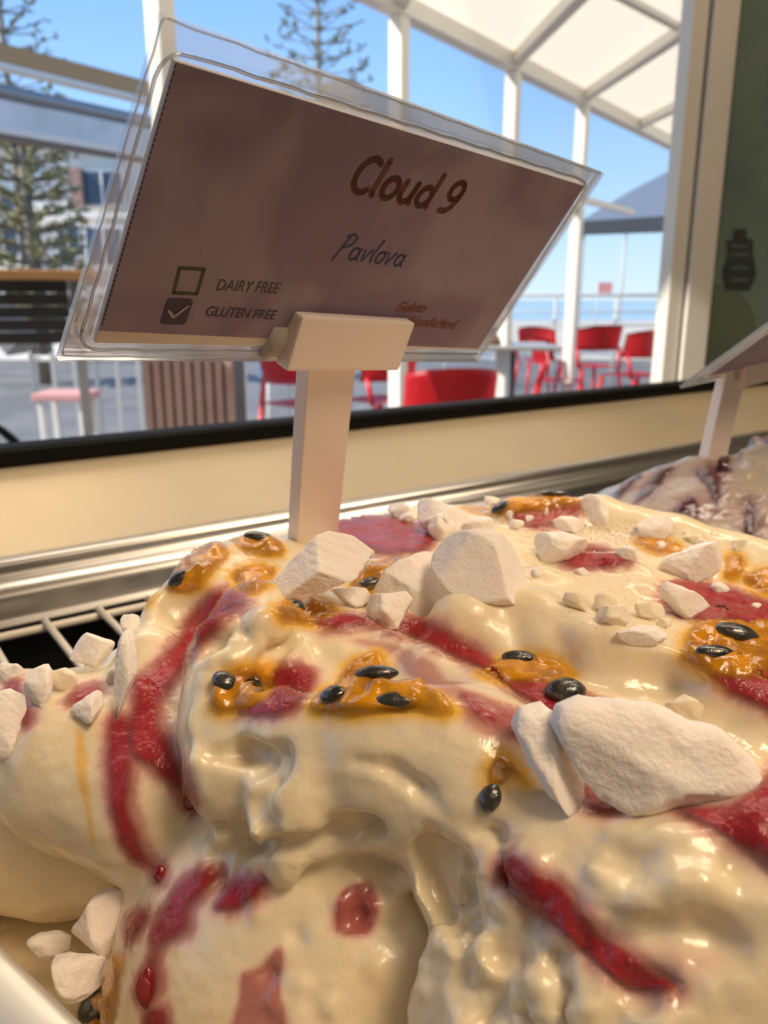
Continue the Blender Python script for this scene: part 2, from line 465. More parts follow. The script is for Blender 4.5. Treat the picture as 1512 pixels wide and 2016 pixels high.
cpts = [(1400 + 88 * math.cos(a), 640 + 82 * math.sin(a)) for a in np.linspace(0, 2 * math.pi, 40, endpoint=False)]
pane_poly('painted_reflection', [(max(x, 1352), y) for x, y in cpts], M['round_reflection'], 0.0006, pane)

# ------------------------------------------------------------------ outside: ground, sea, verandah
M['paving'] = mat('pale_paving', (0.20, 0.19, 0.18), 0.7, mottle=((0.13, 0.13, 0.125), 1.3))
M['sand'] = mat('sand', (0.62, 0.55, 0.44), 0.9, mottle=((0.52, 0.48, 0.40), 0.4))
M['sea'] = mat('sea', (0.38, 0.52, 0.58), 0.35, bump=[(0.5, 0.2, 0.3)])
M['white_paint'] = mat('cream_white_paint', (0.86, 0.82, 0.74), 0.5)
M['sail'] = fabric_mat('cream_sail_cloth', (0.92, 0.76, 0.54), 0.75)
M['tan_paint'] = mat('tan_fascia_paint', (0.52, 0.31, 0.13), 0.6)
M['grey_metal'] = mat('grey_metal', (0.30, 0.32, 0.33), 0.35, metal=0.6)
M['pale_panel'] = mat('pale_panel', (0.80, 0.82, 0.80), 0.3, mottle=((0.62, 0.67, 0.64), 3.5))
M['brown_line'] = mat('brown_trim', (0.22, 0.17, 0.13), 0.6)
FD = np.array([0.585, 0.811, 0.0])           # direction of the verandah edge
FN = np.array([FD[1], -FD[0], 0.0])
def flat(name, poly, z, m):
    return struct(mesh_obj(name, [(x, y, z) for x, y in poly], [list(range(len(poly)))], m, None, False))
flat('pavement', [(-30, -6), (30, -6), (30, 16), (-30, 16)], -0.06, M['paving'])
flat('beach', [(-300, 15.9), (300, 15.9), (300, 60), (-300, 60)], -0.4, M['sand'])
flat('sea', [(-2500, 45), (2500, 45), (2500, 2600), (-2500, 2600)], -1.1, M['sea'])

H = 1.52
pB = np.array([0.88, 6.02, 0.0])
ver = thing('verandah', 'cream verandah roof of sailcloth on white posts and rafters outside the window', 'verandah', (pB[0], pB[1], -0.05))
bw = np.array([FD, FN, ZV])
for t in (-4.3, -3.02, -1.36, 0.0, 1.21):
    p = pB + FD * t
    box('post', M['white_paint'], (p[0], p[1], (CZ + H) / 2 - 0.03), (0.085, 0.085, CZ + H + 0.06), ver, 0.006, axes=(FD, FN, ZV))
b0 = pB + FD * 0.5
box('edge_beam', M['white_paint'], (b0[0], b0[1], CZ + H + 0.02), (12.0, 0.10, 0.10), ver, 0.004, axes=(FD, FN, ZV))
for t in (-1.36, 0.0, 1.21, 2.5):
    p = pB + FD * t
    q = p + np.array([0.42, -3.4, 0.0])
    c = (p + q) / 2; d = (q - p) / np.linalg.norm(q - p)
    box('rafter', M['white_paint'], (c[0], c[1], CZ + H + 0.035), (np.linalg.norm(q - p), 0.075, 0.07), ver, 0.003, axes=(d, np.array([-d[1], d[0], 0]), ZV))
p0 = Vector((1.16, 4.76, CZ + H - 0.0)); p1 = Vector((1.80, 5.42, CZ + H - 0.0)); dv = (p1 - p0)
box('batten', M['white_paint'], tuple((p0 + p1) / 2 + Vector((0, 0, 0.055))), (3.2, 0.05, 0.03), ver, 0.0, axes=(np.array(dv.normalized()), np.array([-dv.normalized().y, dv.normalized().x, 0]), ZV))
sail = bmesh.new()
nu, nv = 30, 14
grid = []
for i in range(nu + 1):
    row = []
    for j in range(nv + 1):
        t = -6.0 + 12.5 * i / nu; w = -0.1 + 4.6 * j / nv
        p = pB + FD * t + FN * w
        row.append(sail.verts.new((p[0], p[1], CZ + H + 0.085 + 0.05 * math.sin(w * 1.3) ** 2)))
    grid.append(row)
for i in range(nu):
    for j in range(nv):
        sail.faces.new((grid[i][j], grid[i + 1][j], grid[i + 1][j + 1], grid[i][j + 1]))
bm_obj('sail_cloth', sail, M['sail'], ver, True)
for z0 in (0.80, 0.72):
    a = pB + FD * 1.21; b = pB + FD * 2.5
    if z0 < 0.8: a = pB + FD * 0.85; b = pB + FD * 1.21
    c = (a + b) / 2
    box('mid_rail', M['white_paint'], (c[0], c[1], CZ + z0), (np.linalg.norm(b - a), 0.04, 0.05), ver, 0.003, axes=(FD, FN, ZV))

# neighbouring shop front on the left
L0 = np.array([-2.4, 5.62, 0.0])
nb = thing('shop_awning', 'tan fascia, grey gutter and pale panel of the shop front beside the tall pine', 'awning', (-2.4, 5.62, 1.9))
def band(name, m, z0, z1, dep, t0=-3.0, t1=3.0, off=0.0):
    c = L0 + FD * (t0 + t1) / 2 + FN * off
    return box(name, m, (c[0], c[1], CZ + (z0 + z1) / 2), (t1 - t0, dep, z1 - z0), nb, 0.004, axes=(FD, FN, ZV))
band('fascia', M['tan_paint'], 1.435, 1.545, 0.10)
band('fascia_edge', M['white_paint'], 1.40, 1.434, 0.10)
tube('gutter', M['grey_metal'], [V3(L0 + FD * t + np.array([0, 0, CZ + 1.275])) for t in (-3, 0, 3)], 0.045, nb, 14)
band('pale_panel', M['pale_panel'], 1.07, 1.225, 0.03)
band('white_rail', M['white_paint'], 1.02, 1.068, 0.07)
band('brown_trim', M['brown_line'], 0.985, 1.018, 0.05)

# house behind the pine
M['weatherboard'] = mat('white_weatherboard', (0.86, 0.83, 0.77), 0.6, mottle=((0.76, 0.74, 0.70), 1.2))
M['house_window'] = mat('house_window_glass', (0.05, 0.075, 0.12), 0.15)
M['brick'] = mat('pink_brick', (0.42, 0.25, 0.20), 0.8, mottle=((0.34, 0.2, 0.16), 6))
hz = 19.0
house = thing('house', 'white weatherboard house with dark windows behind the left pine', 'house', tuple(P(60, 590, hz) * np.array([1, 1, 0])))
def hbox(name, m, x0, y0, x1, y1, d, dep=0.3, parent=None):
    a = P(x0, y0, d); b = P(x1, y1, d)
    return box(name, m, ((a[0] + b[0]) / 2, a[1] + dep / 2, (a[2] + b[2]) / 2), (abs(b[0] - a[0]), dep, abs(a[2] - b[2])), parent or house)
hbox('wall', M['weatherboard'], -420, 285, 300, 720, hz, 3.0)
hbox('roof_edge', M['grey_metal'], -460, 262, 320, 287, hz - 0.4, 3.6)
for (x0, y0, x1, y1) in ((160, 338, 235, 400), (-30, 385, 20, 500), (110, 445, 150, 500), (168, 450, 235, 520)):
    f = hbox('window_frame', M['white_paint'], x0 - 7, y0 - 7, x1 + 7, y1 + 7, hz - 0.06, 0.07)
    hbox('pane', M['house_window'], x0, y0, x1, y1, hz - 0.09, 0.05, f)
    hbox('glazing_bar', M['white_paint'], (x0 + x1) / 2 - 2, y0, (x0 + x1) / 2 + 2, y1, hz - 0.12, 0.05, f)
hbox('brick_pier', M['brick'], 134, 330, 156, 560, hz - 0.3, 0.3)
hbox('string_course', M['white_paint'], -420, 418, 300, 428, hz - 0.08, 0.1)

# pine trees
M['bark'] = mat('pine_bark', (0.20, 0.17, 0.13), 0.85)
M['needles'] = mat('olive_pine_needles', (0.20, 0.175, 0.07), 0.7, mottle=((0.36, 0.32, 0.15), 4))
M['needles_far'] = mat('grey_green_needles', (0.14, 0.16, 0.12), 0.7, mottle=((0.20, 0.22, 0.17), 3))
def pine(label, px, d, ztop, zbase, reach_top, reach_bot, tiers, per, dense, m, seed, rtrunk, sparse_tip=0.0, xtop=None):
    rnd = random.Random(seed)
    b0 = P(px, 590, d); bx, by = b0[0], b0[1]
    tx = bx if xtop is None else P(xtop, 100, d)[0]
    root = thing('pine_tree', label, 'tree', (bx, by, zbase))
    def axis(z):
        k = (z - zbase) / (ztop - zbase)
        return Vector((bx + (tx - bx) * k, by, z))
    tr = bmesh.new()
    add_tube(tr, [axis(zbase), axis((zbase + ztop) / 2), axis(ztop)], [rtrunk, rtrunk * 0.7, rtrunk * 0.2], 8)
    bm_obj('trunk', tr, M['bark'], root, True)
    br = bmesh.new(); fo = bmesh.new()
    for t in range(tiers):
        k = (t + 0.5) / tiers
        z = zbase + (ztop - zbase) * (0.12 + 0.86 * k)
        reach = reach_bot + (reach_top - reach_bot) * k
        a0 = rnd.random() * 6.28
        for j in range(per):
            a = a0 + j * 6.283 / per + rnd.uniform(-.2, .2)
            L = reach * rnd.uniform(.7, 1.1)
            base = axis(z)
            pts = []
            for s in range(5):
                q = s / 4
                pts.append(base + Vector((math.cos(a) * L * q, math.sin(a) * L * q, L * (0.10 * q + 0.28 * q * q * (1 - 2 * sparse_tip * (1 - k)) - (0.12 if not sparse_tip else .02) * q))))
            add_tube(br, pts, [rtrunk * 0.16, rtrunk * .14, rtrunk * .11, rtrunk * .08, rtrunk * .05], 4, False)
            for c in range(dense):
                q = rnd.uniform(0.35, 1.0) ** (0.6 if sparse_tip else 0.8)
                i = min(3, int(q * 4)); ff = q * 4 - i
                pc = pts[i].lerp(pts[i + 1], ff)
                ll = reach * rnd.uniform(.10, .22)
                dr = Vector((math.cos(a) * .6 + rnd.uniform(-.8, .8), math.sin(a) * .6 + rnd.uniform(-.8, .8), rnd.uniform(-.25, .75))).normalized()
                sd = dr.cross(Vector((0, 0, 1))).normalized(); u2 = sd.cross(dr)
                w = ll * 0.17
                m0 = pc + dr * ll * .45
                A = fo.verts.new(pc); B = fo.verts.new(pc + dr * ll)
                R = [fo.verts.new(m0 + sd * w), fo.verts.new(m0 + u2 * w), fo.verts.new(m0 - sd * w), fo.verts.new(m0 - u2 * w)]
                for r in range(4):
                    fo.faces.new((A, R[r], R[(r + 1) % 4])); fo.faces.new((B, R[(r + 1) % 4], R[r]))
    bm_obj('branches', br, M['bark'], root)
    bm_obj('foliage', fo, m, root)
    return root
pine('tall olive pine with dense tiers in front of the white house', 78, 11.0, CZ + 2.55, -0.05, 0.55, 0.85, 15, 8, 26, M['needles'], 3, 0.13, xtop=72)
pine('sparse bare-tipped pine rising above the tan fascia on the left', 60, 15.0, CZ + 6.6, -0.05, 0.75, 1.3, 22, 7, 7, M['needles_far'], 8, 0.11, 0.5, xtop=62)
pine('faint distant pine whose tip shows above the sign card', 636, 21.0, CZ + 8.6, -0.05, 0.75, 2.3, 26, 6, 7, M['needles_far'], 12, 0.12, 0.5)

# ------------------------------------------------------------------ street furniture
M['red_plastic'] = mat('red_plastic', (0.62, 0.02, 0.03), 0.35)
M['table_top'] = mat('pale_table_top', (0.36, 0.34, 0.32), 0.3)
M['dark_metal'] = mat('dark_metal', (0.03, 0.03, 0.035), 0.45)
M['timber'] = mat('orange_timber', (0.45, 0.24, 0.09), 0.4, mottle=((0.36, 0.19, 0.07), 6))
M['dark_slat'] = mat('dark_slat', (0.014, 0.014, 0.016), 0.5)
M['pink_timber'] = mat('pinkish_timber', (0.46, 0.29, 0.24), 0.6, mottle=((0.38, 0.22, 0.18), 5))
M['grey_paint'] = mat('grey_paint', (0.34, 0.34, 0.34), 0.5)
def red_chair(label, px, d, rot, k=1.0, group='red cafe chairs outside'):
    b = P(px, 700, d)
    root = thing('cafe_chair', label, 'chair', (b[0], b[1], -0.055), group)
    cs, sn = math.cos(rot), math.sin(rot)
    def w(x, y, z): return Vector((b[0] + k * (x * cs - y * sn), b[1] + k * (x * sn + y * cs), k * z - 0.055))
    bm = bmesh.new()
    n = 10
    top = [[bm.verts.new(w(-0.22 + 0.44 * i / n, -0.21 + 0.42 * j / n, 0.455 - 0.02 * math.cos((i / n - .5) * 3) * math.sin(j / n * 3.1))) for j in range(n + 1)] for i in range(n + 1)]
    for i in range(n):
        for j in range(n):
            bm.faces.new((top[i][j], top[i + 1][j], top[i + 1][j + 1], top[i][j + 1]))
    r = bmesh.ops.solidify(bm, geom=bm.faces[:], thickness=0.025)
    bm_obj('seat', bm, M['red_plastic'], root, True)
    bm = bmesh.new()
    nb_, hb = 14, 5                              # curved shell back, open gap below it
    g = []
    for i in range(nb_ + 1):
        a = math.radians(-78 + 156 * i / nb_)
        col = []
        for j in range(hb + 1):
            q = j / hb
            zz = 0.60 + 0.22 * q - 0.05 * (1 - math.cos(a)) * q
            col.append(bm.verts.new(w(0.245 * math.sin(a), 0.02 + 0.22 * math.cos(a) + 0.05 * q, zz)))
        g.append(col)
    for i in range(nb_):
        for j in range(hb):
            bm.faces.new((g[i][j], g[i + 1][j], g[i + 1][j + 1], g[i][j + 1]))
    bmesh.ops.solidify(bm, geom=bm.faces[:], thickness=0.02)
    bm_obj('backrest', bm, M['red_plastic'], root, True)
    for s in (-1, 1):
        tube('back_post', M['red_plastic'], [w(0.21 * s, 0.17, 0.44), w(0.225 * s, 0.13, 0.62)], 0.018, root, 8)
        for fy_ in (-1, 1):
            tube('leg', M['red_plastic'], [w(0.19 * s, 0.18 * fy_, 0.44), w(0.235 * s, 0.23 * fy_, 0.0)], [0.020, 0.014], root, 8)
    return root
red_chair('red plastic cafe chair nearest the window, below the card corner', 880, 4.1, 3.3)
red_chair('red plastic cafe chair right of the outdoor table, back towards us', 1160, 8.0, 3.5, 1.1)
red_chair('red plastic cafe chair turned side-on behind the outdoor table', 1105, 7.0, 1.3, 1.0)
red_chair('red plastic cafe chair cut off by the window frame', 1256, 7.0, 3.6, 1.1)
red_chair('red plastic cafe chair at the far side of the outdoor table', 1062, 9.6, 0.2)
red_chair('red plastic cafe chair seen just left of the sign stem', 590, 5.4, 2.4)
red_chair('red plastic cafe chair seen just right of the sign stem', 745, 5.6, 3.9)
def cafe_table(label, px, d, w_, h=0.75):
    b = P(px, 700, d)
    root = thing('cafe_table', label, 'table', (b[0], b[1], -0.055), 'outdoor tables')
    box('table_top', M['table_top'], (b[0], b[1], h - 0.055), (w_, 0.7, 0.03), root, 0.008)
    tube('pedestal', M['dark_metal'], [(b[0], b[1], -0.04), (b[0], b[1], h - 0.07)], 0.04, root, 12)
    tube('foot', M['dark_metal'], [(b[0], b[1], -0.055), (b[0], b[1], -0.03)], [0.24, 0.22], root, 20)
    return root, b
tb, tbp = cafe_table('pale outdoor table on a dark pedestal between the red chairs', 1005, 6.0, 0.62, 0.80)
M['brown_wicker'] = mat('brown_wicker', (0.16, 0.09, 0.05), 0.8, bump=[(60, 0.6, 0.01)])
bm = bmesh.new()
bmesh.ops.create_uvsphere(bm, u_segments=20, v_segments=10, radius=0.12)
for v in list(bm.verts):
    v.co.z = max(v.co.z, 0) * 1.0
    v.co.x *= 1.1
    v.co += Vector((tbp[0] - 0.12, tbp[1], 0.762))
tag(bm_obj('bread_basket', bm, M['brown_wicker'], None, True), 'brown domed wicker basket on the outdoor table', 'basket')
# balustrade by the beach
bal = thing('balustrade', 'thin pale metal balustrade along the beach behind the red chairs', 'railing', tuple(P(1150, 600, 10.5) * np.array([1, 1, 0])))
M['pale_metal'] = mat('pale_metal', (0.55, 0.57, 0.57), 0.4)
for yy in (581, 614, 640):
    a = P(860, yy, 10.5); b = P(1500, yy, 10.5)
    tube('rail', M['pale_metal'], [a, b], 0.022 if yy == 581 else 0.012, bal, 8)
for xx in (880, 985, 1095, 1215, 1330, 1450):
    a = P(xx, 581, 10.5)
    tube('post', M['pale_metal'], [(a[0], a[1], -0.05), a], 0.022, bal, 8)
# flag
fl = thing('beach_flag', 'small pale red flag on a pole behind the balustrade', 'flag', tuple(P(1178, 590, 30) * np.array([1, 1, 0])))
a = P(1178, 552, 30)
tube('pole', M['pale_metal'], [(a[0], a[1], -0.4), a], 0.03, fl, 8)
b = P(1178, 556, 30); c_ = P(1206, 582, 30)
M['pale_red'] = mat('faded_red_cloth', (0.70, 0.30, 0.28), 0.7)
box('cloth', M['pale_red'], ((b[0] + c_[0]) / 2, b[1], (b[2] + c_[2]) / 2), (c_[0] - b[0], 0.03, b[2] - c_[2]), fl)
# dark roofed pavilion
pv = thing('pavilion', 'beach pavilion with a dark pitched roof behind the right verandah post', 'pavilion', tuple(P(1290, 590, 16) * np.array([1, 1, 0])))
M['dark_roof'] = mat('dark_grey_roof', (0.03, 0.035, 0.045), 0.5)
def pt(x, y, d=16): return P(x, y, d)
A = [pt(1140, 436, 17), pt(1420, 418, 13), pt(1470, 418, 17), pt(1230, 432, 21)]
B = [v - np.array([0, 0, 0.28]) for v in A]
R_ = [pt(1246, 372, 18), pt(1345, 322, 16)]
mesh_obj('roof', A + R_, [(0, 1, 5, 4), (1, 2, 5), (2, 3, 4, 5), (3, 0, 4)], M['grey_metal'], pv, False)
mesh_obj('roof_underside', A + B, [(0, 1, 5, 4), (1, 2, 6, 5), (2, 3, 7, 6), (3, 0, 4, 7), (4, 5, 6, 7)], M['dark_roof'], pv, False)
for i in range(4):
    q = B[i] * 0.94 + (sum(B) / 4) * 0.06
    tube('post', M['pale_metal'], [(q[0], q[1], -0.35), (q[0], q[1], q[2] + 0.05)], 0.035, pv, 8)

# timber bar with dark slats
bar = thing('timber_bar', 'orange timber bar top over a dark slatted front on the left', 'bar', tuple(P(60, 600, 2.9) * np.array([1, 1, 0])))
a = P(-160, 540, 2.9); b = P(196, 545, 3.05)
dx = (b - a); dx[2] = 0; ln = np.linalg.norm(dx); dx /= ln; dy = np.array([-dx[1], dx[0], 0])
mc = (a + b) / 2
box('bar_top', M['timber'], mc, (ln, 0.32, 0.035), bar, 0.006, axes=(dx, dy, ZV))
zt = mc[2] - 0.0185
for k in range(5):
    zc = zt - 0.02 - 0.047 * k
    e0 = a + dx * 0.02; e1 = b - dx * 0.12
    c_ = (e0 + e1) / 2
    box('slat', M['dark_slat'], (c_[0], c_[1], zc), (np.linalg.norm(e1 - e0), 0.03, 0.042), bar, 0.002, axes=(dx, dy, ZV))
for s in (0.06, ln - 0.10):
    c_ = a + dx * s + dy * 0.08
    box('leg', M['grey_paint'], (c_[0], c_[1], (zt - 0.06) / 2), (0.035, 0.035, zt + 0.06), bar, 0.003, axes=(dx, dy, ZV))
# slatted planter
bp = P(372, 760, 3.3)
pl = thing('slatted_planter', 'pinkish timber slatted planter box below the sign card', 'planter', (bp[0], bp[1], -0.055))
ztop = P(372, 690, 3.3)[2]
for k in range(9):
    xx = bp[0] - 0.168 + 0.042 * k
    box('slat', M['pink_timber'], (xx, bp[1], (ztop - 0.055) / 2), (0.031, 0.03, ztop + 0.055), pl, 0.004)
box('inner_box', M['dark_slat'], (bp[0], bp[1] + 0.178, (ztop - 0.1) / 2), (0.35, 0.32, ztop + 0.0), pl, 0.004)
box('top_rim', M['pink_timber'], (bp[0], bp[1] + 0.17, ztop + 0.012), (0.40, 0.38, 0.022), pl, 0.004)
tag(tube('bollard', M['dark_metal'], [P(448, 690, 4.4) * np.array([1, 1, 0]) + np.array([0, 0, -0.055]), P(448, 690, 4.4)], 0.028, None, 12), 'thin dark bollard right of the slatted planter', 'bollard')
# picket fence
fn = thing('picket_fence', 'pale picket fence with thin bars left of the slatted planter', 'fence', tuple(P(250, 760, 6.0) * np.array([1, 1, 0])))
M['pale_timber'] = mat('pale_grey_timber', (0.50, 0.48, 0.44), 0.6)
for k in range(16):
    x = 60 + 42 * k
    a = P(x, 694, 6.4)
    box('picket', M['pale_timber'] if k % 3 else M['grey_paint'], (a[0], a[1], (a[2] - 0.05) / 2), (0.035, 0.02, a[2] + 0.05), fn, 0.002)
a = P(50, 706, 6.45); b = P(720, 706, 6.45)
tube('rail', M['pale_timber'], [a, b], 0.025, fn, 8)
# bench
bb = P(132, 778, 5.2)
be = thing('bench', 'low pink bench seat on pale legs near the lower left', 'bench', (bb[0], bb[1], -0.055))
M['pink_paint'] = mat('pink_paint', (0.72, 0.36, 0.32), 0.5)
box('seat', M['pink_paint'], (bb[0], bb[1], bb[2]), (0.34, 0.3, 0.05), be, 0.01)
for s in (-1, 1):
    for t in (-1, 1):
        box('leg', M['white_paint'], (bb[0] + 0.13 * s, bb[1] + 0.11 * t, (bb[2] - 0.08) / 2), (0.035, 0.035, bb[2] + 0.03), be, 0.003)
# wheel and pram-like grey panel at the far left
wc = P(-8, 842, 3.4)
wh = thing('bicycle', 'parked bicycle with a black tyre and grey basket at the left edge', 'bicycle', (wc[0], wc[1], -0.055))
def ringpts(c, r, n=36): return [Vector((c[0] + r * math.cos(2 * math.pi * k / n), c[1] + 0.08 * r * math.cos(2 * math.pi * k / n), c[2] + r * math.sin(2 * math.pi * k / n))) for k in range(n + 1)]
wr = wc[2] + 0.055
wr = 0.30; wcc = np.array([P(-90, 700, 3.4)[0], wc[1], 0.245])
wcc[2] = 0.28 ; wr = 0.33
cxy = P(-98, 842, 3.4)
wcc = np.array([cxy[0], cxy[1], 0.28])
tube('tyre', M['black_rubber'], ringpts(wcc, 0.335), 0.018, wh, 8)
tube('rim', M['pale_metal'], ringpts(wcc, 0.310), 0.008, wh, 6)
for k in range(8):
    an = math.pi * k / 8
    v = Vector((math.cos(an), 0.08 * math.cos(an), math.sin(an))) * 0.31
    tube('spoke', M['pale_metal'], [V3(wcc) - v, V3(wcc) + v], 0.002, wh, 4)
tube('fork', M['dark_metal'], [V3(wcc), V3(wcc) + Vector((-0.12, 0, 0.55))], 0.016, wh, 8)
tube('handlebar', M['dark_metal'], [V3(wcc) + Vector((-0.12, -0.2, 0.6)), V3(wcc) + Vector((-0.12, 0.2, 0.6))], 0.014, wh, 8)
gb0 = P(18, 648, 3.4)
ga = np.array([0.62, 0, -0.78]); gb_ = np.array([0.78, 0, 0.62])
box('basket', M['grey_paint'], gb0, (0.20, 0.10, 0.2), wh, 0.012, axes=(ga, gb_, np.array([0, 1.0, 0])))
tube('basket_stay', M['dark_metal'], [V3(gb0), V3(wcc) + Vector((-0.12, 0, 0.55))], 0.012, wh, 8)
# small blue notice
nb2 = P(527, 725, 5.9)
M['blue_sign'] = mat('blue_notice', (0.18, 0.34, 0.55), 0.4)
sg = thing('blue_notice', 'small pale blue notice with a white ring on the picket fence', 'notice', (nb2[0], nb2[1], nb2[2] - 0.05))
box('board', M['blue_sign'], nb2, (0.13, 0.015, 0.15), sg, 0.004)
tube('white_ring', M['white_paint'], [Vector((nb2[0] + 0.028 * math.cos(t), nb2[1] - 0.012, nb2[2] + 0.02 + 0.028 * math.sin(t))) for t in np.linspace(0, 6.283, 17)], 0.006, sg, 6)
tube('stake', M['pale_metal'], [(nb2[0], nb2[1] + 0.015, -0.05), (nb2[0], nb2[1] + 0.015, nb2[2])], 0.012, sg, 8)
# ------------------------------------------------------------------ pans
r0 = Q(0, 1890, -0.08); r1 = Q(130, 2016, -0.08)
e2 = r1 - r0; e2[2] = 0; e2 /= np.linalg.norm(e2)      # along the left wall, towards the camera
e1 = np.array([-e2[1], e2[0], 0])
PANC = r0 - e2 * 0.055
def make_pan(label, corner, w, l, zr, zb):
    ctr = corner + e1 * w / 2 + e2 * l / 2
    root = thing('gelato_pan', label, 'pan', (ctr[0], ctr[1], CZ + zb), 'steel gelato pans')
    def loop(off, z, r, n=6):
        pts = []
        for cxn, cyn, a0 in ((0, 0, 180), (1, 0, 270), (1, 1, 0), (0, 1, 90)):
            c = np.array([off + r if cxn == 0 else w - off - r, off + r if cyn == 0 else l - off - r])
            for k in range(n + 1):
                a = math.radians(a0 + 90 * k / n)
                q = c + r * np.array([math.cos(a), math.sin(a)])
                p = corner + e1 * q[0] + e2 * q[1]
                pts.append((p[0], p[1], CZ + z))
        return pts
    def skin(name, loops, m, cap=False):
        vs = []; fs = []
        for L in loops: vs += L
        n = len(loops[0])
        for i in range(len(loops) - 1):
            for k in range(n):
                fs.append((i * n + k, i * n + (k + 1) % n, (i + 1) * n + (k + 1) % n, (i + 1) * n + k))
        if cap: fs.append(tuple(range((len(loops) - 1) * n, len(loops) * n)))
        return mesh_obj(name, vs, fs, m, root)
    skin('body', [loop(0.001, zr - 0.0006, 0.016), loop(0.0025, zr - 0.004, 0.015), loop(0.006, zb + 0.006, 0.014), loop(0.010, zb, 0.012)], M['pan_steel'], True)
    skin('rim', [loop(0.0025, zr - 0.003, 0.015), loop(0.0012, zr - 0.0004, 0.016), loop(0.0, zr, 0.017), loop(-0.0012, zr - 0.0003, 0.018), loop(-0.0105, zr - 0.0010, 0.022), loop(-0.0110, zr - 0.004, 0.022)], M['pan_steel'])
    return root
make_pan('brushed steel gelato pan holding the pavlova gelato', PANC, 0.20, 0.26, -0.08, -0.2)
make_pan('brushed steel gelato pan under the dark berry gelato', PANC + e1 * 0.225 + e2 * 0.03, 0.20, 0.26, -0.088, -0.2)

